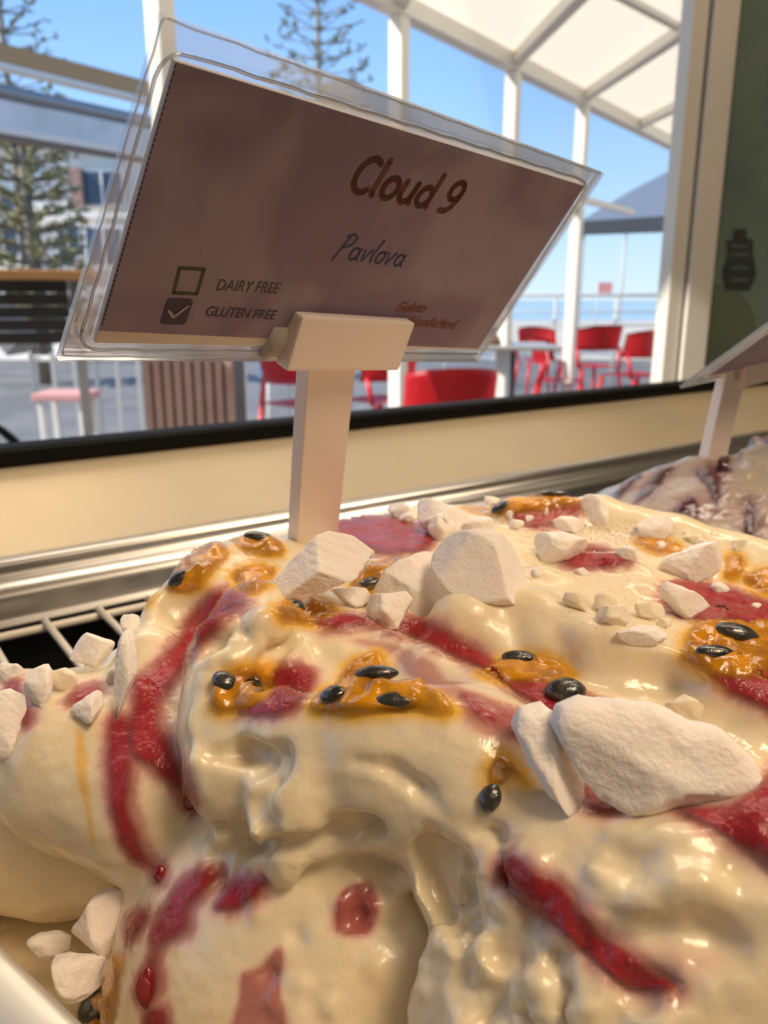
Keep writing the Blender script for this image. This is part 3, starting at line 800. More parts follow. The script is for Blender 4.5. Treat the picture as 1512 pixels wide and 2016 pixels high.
# ------------------------------------------------------------------ implicit gelato
def smin(a, b, k):
    h = np.maximum(k - np.abs(a - b), 0) / k
    return np.minimum(a, b) - h * h * k * 0.25
class Field:
    def __init__(self, lo, hi, step):
        self.lo = np.array(lo, dtype=np.float64); self.step = step
        self.n = np.ceil((np.array(hi) - self.lo) / step).astype(int) + 1
        self.ax = [(self.lo[i] + step * np.arange(self.n[i])).astype(np.float32) for i in range(3)]
        self.f = np.full(tuple(self.n), 0.05, dtype=np.float32)
    def sub(self, mn, mx):
        s = []
        for i in range(3):
            a = int(np.clip(math.floor((mn[i] - self.lo[i]) / self.step), 0, self.n[i])); b = int(np.clip(math.ceil((mx[i] - self.lo[i]) / self.step) + 1, 0, self.n[i]))
            s.append(slice(a, b))
        X = self.ax[0][s[0]][:, None, None]; Y = self.ax[1][s[1]][None, :, None]; Z = self.ax[2][s[2]][None, None, :]
        return tuple(s), X, Y, Z
    def put(self, s, d, k, cut=False):
        if d.size == 0: return
        if cut: self.f[s] = -smin(-self.f[s], d, k)
        else: self.f[s] = smin(self.f[s], d, k)
    def seg(self, a, b, ra, rb, k, cut=False):
        m = max(ra, rb) + k * 1.2 + 0.002
        s, X, Y, Z = self.sub(np.minimum(a, b) - m, np.maximum(a, b) + m)
        d = b - a; L = max(float(d @ d), 1e-12)
        t = np.clip(((X - a[0]) * d[0] + (Y - a[1]) * d[1] + (Z - a[2]) * d[2]) / L, 0, 1).astype(np.float32)
        D = np.sqrt((X - (a[0] + d[0] * t)) ** 2 + (Y - (a[1] + d[1] * t)) ** 2 + (Z - (a[2] + d[2] * t)) ** 2) - (ra + (rb - ra) * t)
        self.put(s, D.astype(np.float32), k, cut)
    def chain(self, pts, k=0.004, cut=False):
        """pts: (point, radius) list; the segments are united sharply first, then blended"""
        pl = [(np.array(p), r) for p, r in pts]
        if len(pl) == 1: pl = pl * 2
        m = max(r for _, r in pl) + k * 1.2 + 0.002
        mn = np.min([p for p, _ in pl], axis=0) - m; mx = np.max([p for p, _ in pl], axis=0) + m
        s, X, Y, Z = self.sub(mn, mx)
        D = None
        for (a, ra), (b, rb) in zip(pl, pl[1:]):
            d = b - a; L = max(float(d @ d), 1e-12)
            t = np.clip(((X - a[0]) * d[0] + (Y - a[1]) * d[1] + (Z - a[2]) * d[2]) / L, 0, 1).astype(np.float32)
            e = np.sqrt((X - (a[0] + d[0] * t)) ** 2 + (Y - (a[1] + d[1] * t)) ** 2 + (Z - (a[2] + d[2] * t)) ** 2) - (ra + (rb - ra) * t)
            D = e if D is None else smin(D, e, 0.003)
        self.put(s, D.astype(np.float32), k, cut)
    def ell(self, c, r, k=0.004, cut=False, rotz=0.0):
        c = np.array(c); r = np.array(r)
        m = max(r) + k * 1.2 + 0.002
        s, X, Y, Z = self.sub(c - m, c + m)
        x = X - c[0]; y = Y - c[1]; z = Z - c[2]
        if rotz:
            x, y = x * math.cos(rotz) + y * math.sin(rotz), -x * math.sin(rotz) + y * math.cos(rotz)
        q = np.sqrt((x / r[0]) ** 2 + (y / r[1]) ** 2 + (z / r[2]) ** 2)
        g = np.sqrt((x / r[0] ** 2) ** 2 + (y / r[1] ** 2) ** 2 + (z / r[2] ** 2) ** 2)
        self.put(s, (q * (q - 1) / np.maximum(g, 1e-6)).astype(np.float32), k, cut)
    def mesh(self):
        """naive surface nets"""
        f = self.f; n = self.n
        ins = f < 0
        c = np.zeros((n[0] - 1, n[1] - 1, n[2] - 1), dtype=np.int8)
        for dx in (0, 1):
            for dy in (0, 1):
                for dz in (0, 1):
                    c += ins[dx:n[0] - 1 + dx, dy:n[1] - 1 + dy, dz:n[2] - 1 + dz]
        act = (c > 0) & (c < 8)
        idx = np.argwhere(act)
        vid = np.full(act.shape, -1, dtype=np.int64); vid[act] = np.arange(len(idx))
        cor = np.array([[dx, dy, dz] for dx in (0, 1) for dy in (0, 1) for dz in (0, 1)])
        val = np.stack([f[idx[:, 0] + q[0], idx[:, 1] + q[1], idx[:, 2] + q[2]] for q in cor], 1)
        acc = np.zeros((len(idx), 3)); cnt = np.zeros(len(idx))
        for i in range(8):
            for j in range(i + 1, 8):
                if np.abs(cor[i] - cor[j]).sum() != 1: continue
                a = val[:, i]; b = val[:, j]
                m = (a < 0) != (b < 0)
                t = np.where(m, a / np.where(m, a - b, 1), 0)
                acc += np.where(m[:, None], cor[i] + (cor[j] - cor[i]) * t[:, None], 0); cnt += m
        V = self.lo + (idx + acc / cnt[:, None]) * self.step
        faces = []
        for axis in range(3):
            o1, o2 = [(1, 2), (2, 0), (0, 1)][axis]
            sl = [slice(None)] * 3; sl2 = [slice(None)] * 3
            sl[axis] = slice(0, n[axis] - 1); sl2[axis] = slice(1, n[axis])
            e = ins[tuple(sl)] != ins[tuple(sl2)]
            sgn = ins[tuple(sl)]
            w = np.argwhere(e)
            ok = (w[:, o1] > 0) & (w[:, o2] > 0) & (w[:, o1] < n[o1] - 1) & (w[:, o2] < n[o2] - 1)
            w = w[ok]
            fl = sgn[w[:, 0], w[:, 1], w[:, 2]]
            def cell(a, b):
                q = w.copy(); q[:, o1] -= a; q[:, o2] -= b
                return vid[q[:, 0], q[:, 1], q[:, 2]]
            quad = np.stack([cell(1, 1), cell(0, 1), cell(0, 0), cell(1, 0)], 1)
            quad[~fl] = quad[~fl][:, ::-1]
            faces.append(quad)
        F = np.concatenate(faces)
        return V, F[(F >= 0).all(1)]

def np_normals(V, F):
    n = np.cross(V[F[:, 2]] - V[F[:, 0]], V[F[:, 3]] - V[F[:, 1]])
    N = np.zeros_like(V)
    for k in range(4):
        np.add.at(N, F[:, k], n)
    return N / np.maximum(np.linalg.norm(N, axis=1, keepdims=True), 1e-12)
def np_smooth(V, F, it=1, lam=0.5):
    for _ in range(it):
        S = np.zeros_like(V); cn = np.zeros(len(V))
        for k in range(4):
            np.add.at(S, F[:, k], V[F[:, (k + 1) % 4]] + V[F[:, (k + 3) % 4]]); np.add.at(cn, F[:, k], 2)
        V = V + lam * (S / np.maximum(cn, 1)[:, None] - V)
    return V
def fast_mesh(name, V, F, m, parent):
    me = bpy.data.meshes.new(name)
    me.vertices.add(len(V)); me.vertices.foreach_set('co', V.astype(np.float32).ravel())
    me.loops.add(len(F) * 4); me.loops.foreach_set('vertex_index', F.astype(np.int32).ravel())
    me.polygons.add(len(F)); me.polygons.foreach_set('loop_start', np.arange(0, len(F) * 4, 4, dtype=np.int32))
    me.update(calc_edges=True)
    me.validate()
    me.polygons.foreach_set('use_smooth', np.ones(len(me.polygons), dtype=bool))
    me.materials.append(m)
    o = bpy.data.objects.new(name, me); C.objects.link(o)
    if parent is not None: put_under(o, parent)
    return o

# ---- the pavlova gelato mound
fd = Field((-0.092, 0.034, CZ - 0.150), (0.135, 0.222, CZ - 0.038), 0.00060)
ctrl = [(600, 1060, -.0520), (850, 988, -.0500), (1150, 985, -.0505), (1400, 1050, -.0540), (1512, 1085, -.0560), (450, 1110, -.0530),
        (700, 1180, -.0535), (1000, 1130, -.0515), (1300, 1180, -.0545), (1512, 1230, -.0570),
        (540, 1290, -.0565), (850, 1320, -.0560), (1100, 1340, -.0550), (1350, 1370, -.0560), (1512, 1420, -.0585),
        (480, 1380, -.0590), (700, 1430, -.0565), (950, 1460, -.0570), (1250, 1500, -.0585), (1500, 1590, -.0610),
        (1150, 1650, -.0650), (1400, 1720, -.0645), (1000, 1760, -.0700), (1300, 1900, -.0700), (1500, 1900, -.0690), (960, 1950, -.0765), (1300, 2250, -.082), (1700, 1900, -.074), (1750, 1400, -.064), (370, 1250, -.0610)]
cpnt = np.array([Q(*c_) for c_ in ctrl])
def tps_fit(xy, z):
    n = len(xy)
    d2 = ((xy[:, None] - xy[None]) ** 2).sum(2)
    K = np.where(d2 > 0, d2 * np.log(np.maximum(d2, 1e-20)) * 0.5, 0)
    A = np.zeros((n + 3, n + 3)); A[:n, :n] = K + np.eye(n) * 2e-5; A[:n, n] = 1; A[:n, n + 1:] = xy; A[n, :n] = 1; A[n + 1:, :n] = xy.T
    return np.linalg.solve(A, np.concatenate([z, np.zeros(3)]))
cxy_ = cpnt[:, :2] * 10
wts = tps_fit(cxy_, cpnt[:, 2])
def tps_eval(X, Y):
    r = wts[-3] + wts[-2] * X + wts[-1] * Y
    for (a, b), w in zip(cxy_, wts[:-3]):
        d2 = (X - a) ** 2 + (Y - b) ** 2
        r = r + w * 0.5 * d2 * np.log(np.maximum(d2, 1e-20))
    return r
GX, GY = np.meshgrid(fd.ax[0].astype(float), fd.ax[1].astype(float), indexing='ij')
hgt = tps_eval(GX * 10, GY * 10)
foot = [(-.037, .172), (-.040, .152), (-.037, .134), (-.030, .116), (-.020, .105), (-.004, .101), (.004, .097), (.0095, .090), (.0115, .082), (.0115, .07), (.0115, .05), (.03, .036), (.13, .036), (.14, .12), (.112, .165), (.088, .188), (.056, .204), (.012, .205), (-.018, .190)]
fp = np.array(foot)
def poly_sd(X, Y, poly):
    """signed distance, negative inside"""
    d = np.full(X.shape, 1e9); ins = np.zeros(X.shape, dtype=bool)
    n = len(poly)
    for i in range(n):
        a = poly[i]; b = poly[(i + 1) % n]
        ex, ey = b - a
        t = np.clip(((X - a[0]) * ex + (Y - a[1]) * ey) / max(ex * ex + ey * ey, 1e-20), 0, 1)
        d = np.minimum(d, np.hypot(X - a[0] - ex * t, Y - a[1] - ey * t))
        c1 = (a[1] <= Y) != (b[1] <= Y)
        xs = a[0] + (Y - a[1]) / (ey if abs(ey) > 1e-12 else 1e-12) * ex
        ins ^= c1 & (X < xs)
    return np.where(ins, -d, d)
fsd = poly_sd(GX, GY, fp)
fd.f = np.maximum((fd.ax[2][None, None, :] - hgt[:, :, None].astype(np.float32)) * 0.85, -1).astype(np.float32)
fd.f = -smin(-fd.f, -fsd[:, :, None].astype(np.float32), 0.010)

def ch(pts, k=0.004, cut=False):             # (px, py, depth, radius)
    fd.chain([(P(x, y, d), r) for x, y, d, r in pts], k, cut)
def cq(pts, k=0.004, cut=False, sink=0.5):   # (px, py, height, radius): crest of a ridge passing the point
    fd.chain([(Q(x, y, z) - np.array([0, 0, r * (1 if not cut else -1) * sink * 2 * .5 + (0)]), r) for x, y, z, r in pts], k, cut)

# lower front body
fd.ell((-0.0035, 0.1150, CZ - 0.1085), (0.0420, 0.0430, 0.0430), 0.0012)
# left scoop, two lobes
ch([(20, 1440, .148, .0105), (170, 1500, .140, .0147), (310, 1572, .133, .0138)], 0.0016)
ch([(-90, 1590, .160, .0190), (120, 1650, .150, .0135), (320, 1690, .142, .0090)], 0.0006)
for x, y, d, r in ((30, 1395, .150, .006), (110, 1390, .152, .006), (190, 1375, .153, .0065), (250, 1340, .150, .006), (60, 1420, .146, .007), (290, 1400, .142, .007)):
    ch([(x, y, d, r)], 0.004)
# low cream in the pan corner
fd.ell(P(150, 1990, .146), (0.040, 0.034, 0.010), 0.003)
# left shoulder and the shiny lump under it
ch([(370, 1225, .154, .0090), (430, 1165, .165, .0085), (510, 1125, .170, .0075)], 0.007)
ch([(515, 1235, .141, .0085), (500, 1330, .131, .0105), (487, 1420, .124, .0100), (475, 1512, .1175, .0084)], 0.004)
ch([(300, 1300, .143, .0060), (300, 1400, .136, .0055), (340, 1500, .1290, .0050)], 0.005)
# lip, belly and tongue over the lower body
ch([(560, 1428, .1135, .0052), (735, 1420, .1095, .0056), (900, 1452, .1065, .0060), (1010, 1490, .1045, .0060)], 0.004)
ch([(620, 1500, .1125, .0085), (780, 1500, .1090, .0100), (930, 1540, .1055, .0105), (1000, 1620, .1030, .0095)], 0.004)
ch([(620, 1500, .1120, .0085), (600, 1575, .1085, .0072), (650, 1590, .1085, .0060)], 0.0022)
ch([(760, 1570, .1070, .0060), (850, 1600, .1045, .0065)], 0.004)
# flap on the right of the lower body
ch([(885, 1650, .1030, .0050), (905, 1730, .1010, .0055), (950, 1800, .0985, .0060)], 0.0018)
# ragged lower right lumps
ch([(985, 1770, .0985, .0042), (965, 1840, .0970, .0065), (985, 1950, .0940, .0085), (1040, 2080, .090, .010)], 0.0015)
ch([(1000, 1765, .0975, .0035), (1090, 1860, .0930, .0070), (1230, 1965, .0870, .0095), (1350, 2080, .083, .011)], 0.004)
ch([(1020, 1650, .1005, .0075), (1150, 1735, .0935, .0095), (1280, 1790, .0890, .0100), (1500, 1740, .0870, .0110)], 0.006)
ch([(1320, 1890, .0850, .0075), (1450, 1900, .0830, .008)], 0.003)
for x, y, d, r in ((925, 1850, .0925, .0028), (918, 1905, .0920, .003), (935, 1960, .0905, .0032), (1000, 1748, .0975, .0022), (880, 1960, .0955, .004), (870, 2010, .094, .004)):
    ch([(x, y, d, r)], 0.002)
ch([(975, 1700, .0975, .0036), (1070, 1768, .0935, .0042), (1180, 1858, .0885, .0042), (1330, 1950, .0835, .0034)], 0.0015, True)
# hollows and folds
fd.ell(P(484, 1508, .1062), (0.0046, 0.0050, 0.0024), 0.0008, True)
ch([(462, 1545, .1165, .0030)], 0.002)
ch([(425, 1500, .1165, .0022), (440, 1560, .1140, .0022)], 0.002)
ch([(660, 1640, .1015, .0020), (740, 1622, .1005, .0016)], 0.0015, True)
# surface ridges: pink fold, pulp valley, jam river, long smooth ridges
cq([(545, 1262, -.0545, .0040), (683, 1248, -.0530, .0048), (778, 1264, -.0530, .0048), (857, 1305, -.0530, .0046), (957, 1349, -.0535, .0044), (1036, 1397, -.0550, .0040)], 0.0035)
cq([(640, 1372, -.0550, .0034), (760, 1386, -.0550, .0034), (880, 1412, -.0550, .0026)], 0.004, True)
cq([(470, 1370, -.0585, .0026), (540, 1368, -.0565, .0024)], 0.003, True)
cq([(800, 1232, -.0520, .0030), (930, 1292, -.0525, .0032), (1080, 1362, -.0530, .0032), (1190, 1396, -.0535, .0028)], 0.004, True)
cq([(900, 1195, -.0500, .0045), (1050, 1195, -.0500, .0050), (1200, 1262, -.0515, .0050), (1400, 1338, -.0540, .0050), (1560, 1400, -.0555, .0050)], 0.005)
cq([(960, 1232, -.0515, .0020), (1120, 1292, -.0525, .0026), (1280, 1352, -.0540, .0026), (1420, 1420, -.056, .0022)], 0.005, True)
cq([(1180, 1175, -.0505, .0018), (1300, 1145, -.0515, .0020), (1420, 1150, -.0530, .002)], 0.005, True)
ch([(360, 1195, .150, .0045), (400, 1215, .146, .0035)], 0.006, True)
# back rim swells
cq([(1020, 1000, -.0480, .0050), (1180, 1000, -.0485, .0050), (1330, 1040, -.0510, .005), (1512, 1090, -.054, .005)], 0.006)

# torn, scraped texture: small flakes and nicks scattered over the ragged places
def depth_at(px, py):
    r = ray(px, py); ts = np.linspace(0.07, 0.24, 500)
    p = CAM + ts[:, None] * r
    ii = np.round((p - fd.lo) / fd.step).astype(int)
    ok = ((ii >= 0) & (ii < fd.n)).all(1)
    v = np.full(len(ts), 1.0); v[ok] = fd.f[ii[ok, 0], ii[ok, 1], ii[ok, 2]]
    k = np.nonzero(v < 0)[0]
    return ts[k[0]] if len(k) else None
rr = random.Random(11)
def scatter(poly, n, rmin, rmax, length, ang, cut_share, k, lift=0.4):
    pa = np.array(poly, dtype=float); x0, y0 = pa.min(0); x1, y1 = pa.max(0); done = 0
    while done < n:
        x, y = rr.uniform(x0, x1), rr.uniform(y0, y1)
        if poly_sd(np.array([x]), np.array([y]), pa)[0] > 0: continue
        done += 1
        d = depth_at(x, y)
        if d is None: continue
        r = rr.uniform(rmin, rmax); cut = rr.random() < cut_share
        a = math.radians(ang + rr.gauss(0, 22)); L = length * rr.uniform(.4, 1.2)
        x2, y2 = x + L * math.cos(a), y + L * math.sin(a)
        d2 = depth_at(x2, y2)
        if d2 is None or abs(d2 - d) > 0.006: d2 = d; x2, y2 = x + 6, y + 4
        o = r * (lift if not cut else -0.55)
        if cut: ch([(x, y, d - r * .5, r * .5), ((x + x2) / 2, (y + y2) / 2, (d + d2) / 2 - r * .35, r * .8), (x2, y2, d2 - r * .5, r * .4)], k, True)
        else: ch([(x, y, d + r * (1 - lift), r * .6), ((x + x2) / 2, (y + y2) / 2, (d + d2) / 2 + r * (1 - lift), r), (x2, y2, d2 + r * (1 - lift), r * .5)], k)
scatter([(900, 1770), (1000, 1735), (1080, 1810), (1200, 1900), (1320, 1970), (1300, 2040), (900, 2040)], 46, .0010, .0026, 46, 60, 0.35, 0.0010)
scatter([(840, 1640), (960, 1650), (985, 1740), (900, 1800), (860, 1740)], 24, .0010, .0024, 40, 70, 0.5, 0.0010)
scatter([(480, 1740), (860, 1700), (880, 1900), (860, 2040), (480, 2040)], 26, .0004, .0008, 24, 75, 0.35, 0.0012)
scatter([(1000, 1620), (1480, 1640), (1500, 1800), (1200, 1830), (1050, 1700)], 16, .0007, .0013, 90, 35, 0.4, 0.002)
scatter([(390, 1200), (560, 1240), (560, 1330), (400, 1330)], 22, .0007, .0014, 60, -35, 0.4, 0.0015)
scatter([(430, 1620), (640, 1670), (600, 1740), (380, 1760)], 26, .0005, .0011, 70, -62, 0.5, 0.001)
scatter([(560, 1080), (1480, 1080), (1500, 1400), (1000, 1300), (600, 1260)], 26, .0008, .0018, 80, 25, 0.4, 0.004)
def groove(pts, r, inset=0.25, k=0.0008, add=False):
    out = []
    for x, y in pts:
        d = depth_at(x, y)
        if d is not None: out.append((x, y, d - r * inset if not add else d + r * (1 - inset), r))
    if len(out) > 1: ch(out, k, not add)
groove([(438, 1628), (500, 1658), (560, 1674), (600, 1676), (660, 1656), (740, 1622)], .0013)
groove([(846, 1640), (838, 1680), (852, 1720), (868, 1760), (880, 1800)], .0012)
groove([(412, 1486), (480, 1482), (546, 1484), (546, 1510), (538, 1532)], .0012)
groove([(548, 1540), (512, 1565), (498, 1590), (505, 1625)], .0009)
groove([(1215, 1850), (1300, 1838), (1400, 1848), (1450, 1872)], .0013, k=0.0015)
groove([(500, 1705), (560, 1690), (640, 1665), (690, 1645)], .0008, add=True)
groove([(780, 1530), (830, 1560), (870, 1600)], .0006)
groove([(700, 1500), (770, 1512), (830, 1545)], .0005)
groove([(400, 1340), (385, 1420), (392, 1500), (410, 1560)], .0007, add=True)
groove([(470, 1200), (520, 1215), (548, 1245)], .0010, add=True, k=0.002)
V, F = fd.mesh()
zmin = CZ - 0.148
V = np_smooth(V, F, 2, 0.5)
N = np_normals(V, F)
pxv = CX + FPX * (V - CAM) @ RT / ((V - CAM) @ FW); pyv = CY - FPX * (V - CAM) @ UP / ((V - CAM) @ FW)
def box_mask(x0, x1, y0, y1, s):
    return np.clip((pxv - x0) / s, 0, 1) * np.clip((x1 - pxv) / s, 0, 1) * np.clip((pyv - y0) / s, 0, 1) * np.clip((y1 - pyv) / s, 0, 1)
rag = box_mask(820, 1500, 1600, 2300, 130) * np.clip(1 - (pxv - 1000) / 700, 0.25, 1)
shn = box_mask(330, 640, 1180, 1420, 70) + box_mask(360, 660, 1600, 1760, 50)
sd_ = np.array([0.66, -0.62, 0.42]); sd_ /= np.linalg.norm(sd_)
al = V @ sd_; pp = V - al[:, None] * sd_
strk = fbm(pp * 1.0 + sd_ * (al * 0.10)[:, None], 420, 51, 3)
disp = 0.00022 * strk + 0.00035 * fbm(V, 160, 5, 3) + 0.0019 * rag * fbm(V, 210, 9, 4) + 0.0003 * np.clip(shn, 0, 1) * (1 - np.abs(fbm(V * np.array([1, 1, 0.55]), 330, 21, 3)) * 2)
# strong torn edges
disp += 0.0012 * rag * np.maximum(0, vnoise(V, 420, 31)) ** 2
V = V + N * disp[:, None]
mound = thing('gelato_mound', 'creamy vanilla pavlova gelato heaped in folds with raspberry streaks', 'gelato', (0.03, 0.12, CZ - 0.148))
body = fast_mesh('cream_body', V, F, M['gelato'], mound)
N = np_normals(V, F)
bvh = BVHTree.FromPolygons([Vector(v) for v in V], [tuple(int(i) for i in f) for f in F])
CAMV = Vector(CAM)
def hit(px, py, tree=None):
    r = V3(ray(px, py))
    loc, nor, idx, dist = (tree or bvh).ray_cast(CAMV, r.normalized())
    if loc is None: return None
    return loc, idx, (np.array(loc) - CAM) @ FW
def smooth_closed(poly, sub=6):
    p = np.array(poly, dtype=float); n = len(p); out = []
    for i in range(n):
        a, b, c, d = p[i - 1], p[i], p[(i + 1) % n], p[(i + 2) % n]
        for k in range(sub):
            t = k / sub
            out.append(0.5 * ((2 * b) + (-a + c) * t + (2 * a - 5 * b + 4 * c - d) * t * t + (-a + 3 * b - 3 * c + d) * t ** 3))
    return np.array(out)
def patch(name, poly, thick, m, parent, step=5, edge=14, wob=5, lump=0.35, seed=1, tree=None, NV=None, FV_=None, sink=0.0009, jump=0.006, grow=0.0):
    """a film of sauce or pulp that lies on the gelato: sampled on the real surface, raised along its normals"""
    tree = tree or bvh; NV = N if NV is None else NV; FV_ = F if FV_ is None else FV_
    sp_ = smooth_closed(poly)
    x0, y0 = sp_.min(0) - 3 * step; x1, y1 = sp_.max(0) + 3 * step
    xs = np.arange(x0, x1, step); ys = np.arange(y0, y1, step)
    gx, gy = np.meshgrid(xs, ys, indexing='ij')
    pos = np.full(gx.shape + (3,), np.nan); nor = np.zeros(gx.shape + (3,)); dep = np.full(gx.shape, np.nan)
    sd = -poly_sd(gx, gy, sp_)
    for i in range(gx.shape[0]):
        for j in range(gx.shape[1]):
            if sd[i, j] < -2.9 * step: continue
            h = hit(gx[i, j], gy[i, j], tree)
            if h is None: continue
            pos[i, j] = h[0]; dep[i, j] = h[2]
            n = NV[FV_[h[1]]].mean(0); nor[i, j] = n / np.linalg.norm(n)
    ok = ~np.isnan(dep)
    w = np.zeros(gx.shape)
    if ok.any():
        w[ok] = fbm(pos[ok], 260, seed, 3)
    sdw = sd + wob * w + grow
    t = np.clip(sdw / edge, 0, 1)
    prof = np.sqrt(np.maximum(1 - (1 - t) ** 2, 0))
    big = np.zeros(gx.shape)
    if ok.any(): big[ok] = fbm(pos[ok], 420, seed + 40, 2)
    off = thick * prof * (1 + lump * big * 1.6) - np.where(sdw < 0, sink * np.clip(-sdw / (1.2 * step), 0, 1), 0) + 0.00004
    vs = []; ids = -np.ones(gx.shape, dtype=int); fs = []
    for i in range(gx.shape[0]):
        for j in range(gx.shape[1]):
            if ok[i, j]:
                ids[i, j] = len(vs); vs.append(pos[i, j] + nor[i, j] * off[i, j])
    for i in range(gx.shape[0] - 1):
        for j in range(gx.shape[1] - 1):
            q = [(i, j), (i, j + 1), (i + 1, j + 1), (i + 1, j)]
            if any(ids[a] < 0 for a in q): continue
            dd = [dep[a] for a in q]
            if max(dd) - min(dd) > jump: continue
            if max(sd[a] for a in q) < -2.2 * step: continue
            fs.append(tuple(ids[a] for a in q)[::-1])
    if not fs: return None
    used = sorted({k for f_ in fs for k in f_}); remap = {k: n_ for n_, k in enumerate(used)}
    o = mesh_obj(name, [vs[k] for k in used], [tuple(remap[k] for k in f_) for f_ in fs], m, parent)
    fa = o.data.attributes.new('film', 'FLOAT', 'POINT')
    fv = np.clip(sdw / (edge * 1.3), 0, 1)
    lin = fv[ok]
    fa.data.foreach_set('value', np.array([lin[k] for k in used], dtype=np.float32))
    core = pos[ok & (sdw > 0)]
    return o, core

JAM = []     # (points, strength, spread)
AMB = []
def jam(poly, thick=0.0007, spread=0.0018, **kw):
    kw['edge'] = kw.get('edge', 14) * 1.3; kw['grow'] = 5.0
    r = patch('raspberry_sauce', poly, thick * 0.55, M['jam'], mound, seed=len(JAM) + 3, **kw)
    if r: JAM.append((r[1], 0.75, spread)); return r[0]
# behind the stem
jam([(660, 1012), (700, 1008), (790, 1020), (850, 1040), (845, 1085), (760, 1098), (700, 1080), (662, 1050)], 0.0010)
# river and the pink fold beside it
jam([(690, 1222), (760, 1208), (850, 1222), (930, 1268), (1010, 1320), (1110, 1352), (1215, 1388), (1225, 1408), (1130, 1412), (1060, 1402), (980, 1345), (890, 1295), (800, 1255)], 0.0008)
jam([(905, 1360), (980, 1390), (1050, 1412), (1040, 1450), (990, 1445), (930, 1415)], 0.0005, edge=22)
jam([(620, 1212), (680, 1205), (720, 1222), (690, 1240), (630, 1240)], 0.0007)
# long streak down the left face, ending in a drop
jam([(430, 1158), (478, 1168), (492, 1190), (440, 1232), (388, 1285), (345, 1345), (318, 1400), (335, 1450), (362, 1510), (380, 1560), (388, 1592), (368, 1592), (352, 1562), (310, 1528), (262, 1492), (248, 1440), (262, 1380), (258, 1340), (300, 1310), (340, 1262), (385, 1200)], 0.0010, edge=18, jump=0.012)
jam([(216, 1415), (262, 1412), (268, 1480), (262, 1560), (272, 1625), (292, 1675), (330, 1712), (328, 1738), (306, 1740), (296, 1718), (258, 1690), (228, 1640), (212, 1560), (208, 1480)], 0.0007, edge=18)
# lower body
jam([(390, 1708), (440, 1712), (420, 1750), (388, 1785), (378, 1830), (345, 1852), (318, 1880), (318, 1945), (300, 1985), (272, 1975), (264, 1935), (292, 1885), (300, 1820), (330, 1770), (352, 1738)], 0.0010, edge=18, jump=0.03)
jam([(460, 1732), (520, 1728), (512, 1765), (470, 1792), (425, 1790), (432, 1765)], 0.0005)
jam([(250, 1800), (285, 1788), (295, 1810), (275, 1838), (252, 1858), (243, 1830)], 0.0008)
jam([(285, 1990), (330, 1985), (325, 2030), (285, 2030)], 0.0004)
# crack at the lower right
jam([(980, 1700), (1010, 1685), (1060, 1718), (1105, 1740), (1150, 1790), (1185, 1838), (1260, 1890), (1330, 1935), (1320, 1955), (1230, 1935), (1170, 1895), (1120, 1845), (1065, 1800), (1020, 1755), (985, 1730)], 0.0008, edge=12, jump=0.010)
# right side under and beside the large meringue
jam([(1340, 1598), (1420, 1590), (1480, 1560), (1540, 1500), (1560, 1560), (1560, 1720), (1500, 1690), (1430, 1648), (1370, 1618)], 0.0009)
jam([(1148, 1545), (1200, 1565), (1228, 1595), (1190, 1608), (1152, 1588)], 0.0006)
jam([(1300, 1160), (1340, 1142), (1420, 1150), (1480, 1172), (1540, 1200), (1540, 1260), (1450, 1232), (1370, 1225), (1310, 1195)], 0.0008)
jam([(1395, 1325), (1440, 1318), (1540, 1300), (1540, 1410), (1490, 1392), (1430, 1362)], 0.0008)
jam([(1095, 1092), (1150, 1072), (1225, 1085), (1245, 1108), (1190, 1122), (1125, 1120)], 0.0006)
jam([(535, 1322), (585, 1305), (622, 1325), (610, 1370), (560, 1408), (490, 1412), (470, 1400), (530, 1370)], 0.0005)
jam([(1000, 1010), (1060, 990), (1130, 985), (1145, 1010), (1100, 1035), (1040, 1040)], 0.0007)
# crown of the left scoop
jam([(8, 1352), (38, 1335), (50, 1365), (68, 1410), (52, 1435), (25, 1415)], 0.0008)
jam([(128, 1385), (150, 1358), (195, 1345), (200, 1362), (160, 1385)], 0.0006)

def drop(px, py, wpx, hpx):
    h = hit(px, py)
    if h is None: return
    loc, idx, d = h
    n = Vector(N[F[idx]].mean(0)).normalized()
    bm = bmesh.new(); bmesh.ops.create_uvsphere(bm, u_segments=20, v_segments=14, radius=1)
    for v in bm.verts:
        c = v.co.copy()
        tp = 1 - 0.45 * max(0, c.z) ** 1.5
        v.co = loc + n * 0.0002 + V3(RT) * c.x * wpx / 2 * d / FPX * tp + V3(UP) * c.z * hpx / 2 * d / FPX + V3(FW) * c.y * wpx / 3 * d / FPX * tp
    bm_obj('sauce_drop', bm, M['jam_drop'], mound, True)
drop(293, 1945, 50, 84); drop(372, 1578, 24, 34); drop(318, 1722, 30, 36)
def pulp_thing(label, poly, seeds, thick=0.0016, group='passionfruit pulp on the gelato', **kw):
    c = np.mean(np.array(poly), axis=0)
    h = hit(*c)
    for q in poly:
        h = h or hit(*q)
    if h is None: return None
    root = thing('passionfruit_pulp', label, 'passionfruit', h[0], group)
    r = patch('pulp', poly, thick * 0.85, M['pulp'], root, seed=60 + len(AMB) * 3, lump=0.5, edge=26, **kw)
    if r: AMB.append((r[1], 0.95, 0.0018))
    for (x, y, wpx, hpx, ang) in seeds:
        seed_at(x, y, wpx, hpx, ang, root, thick * 0.45)
    return root
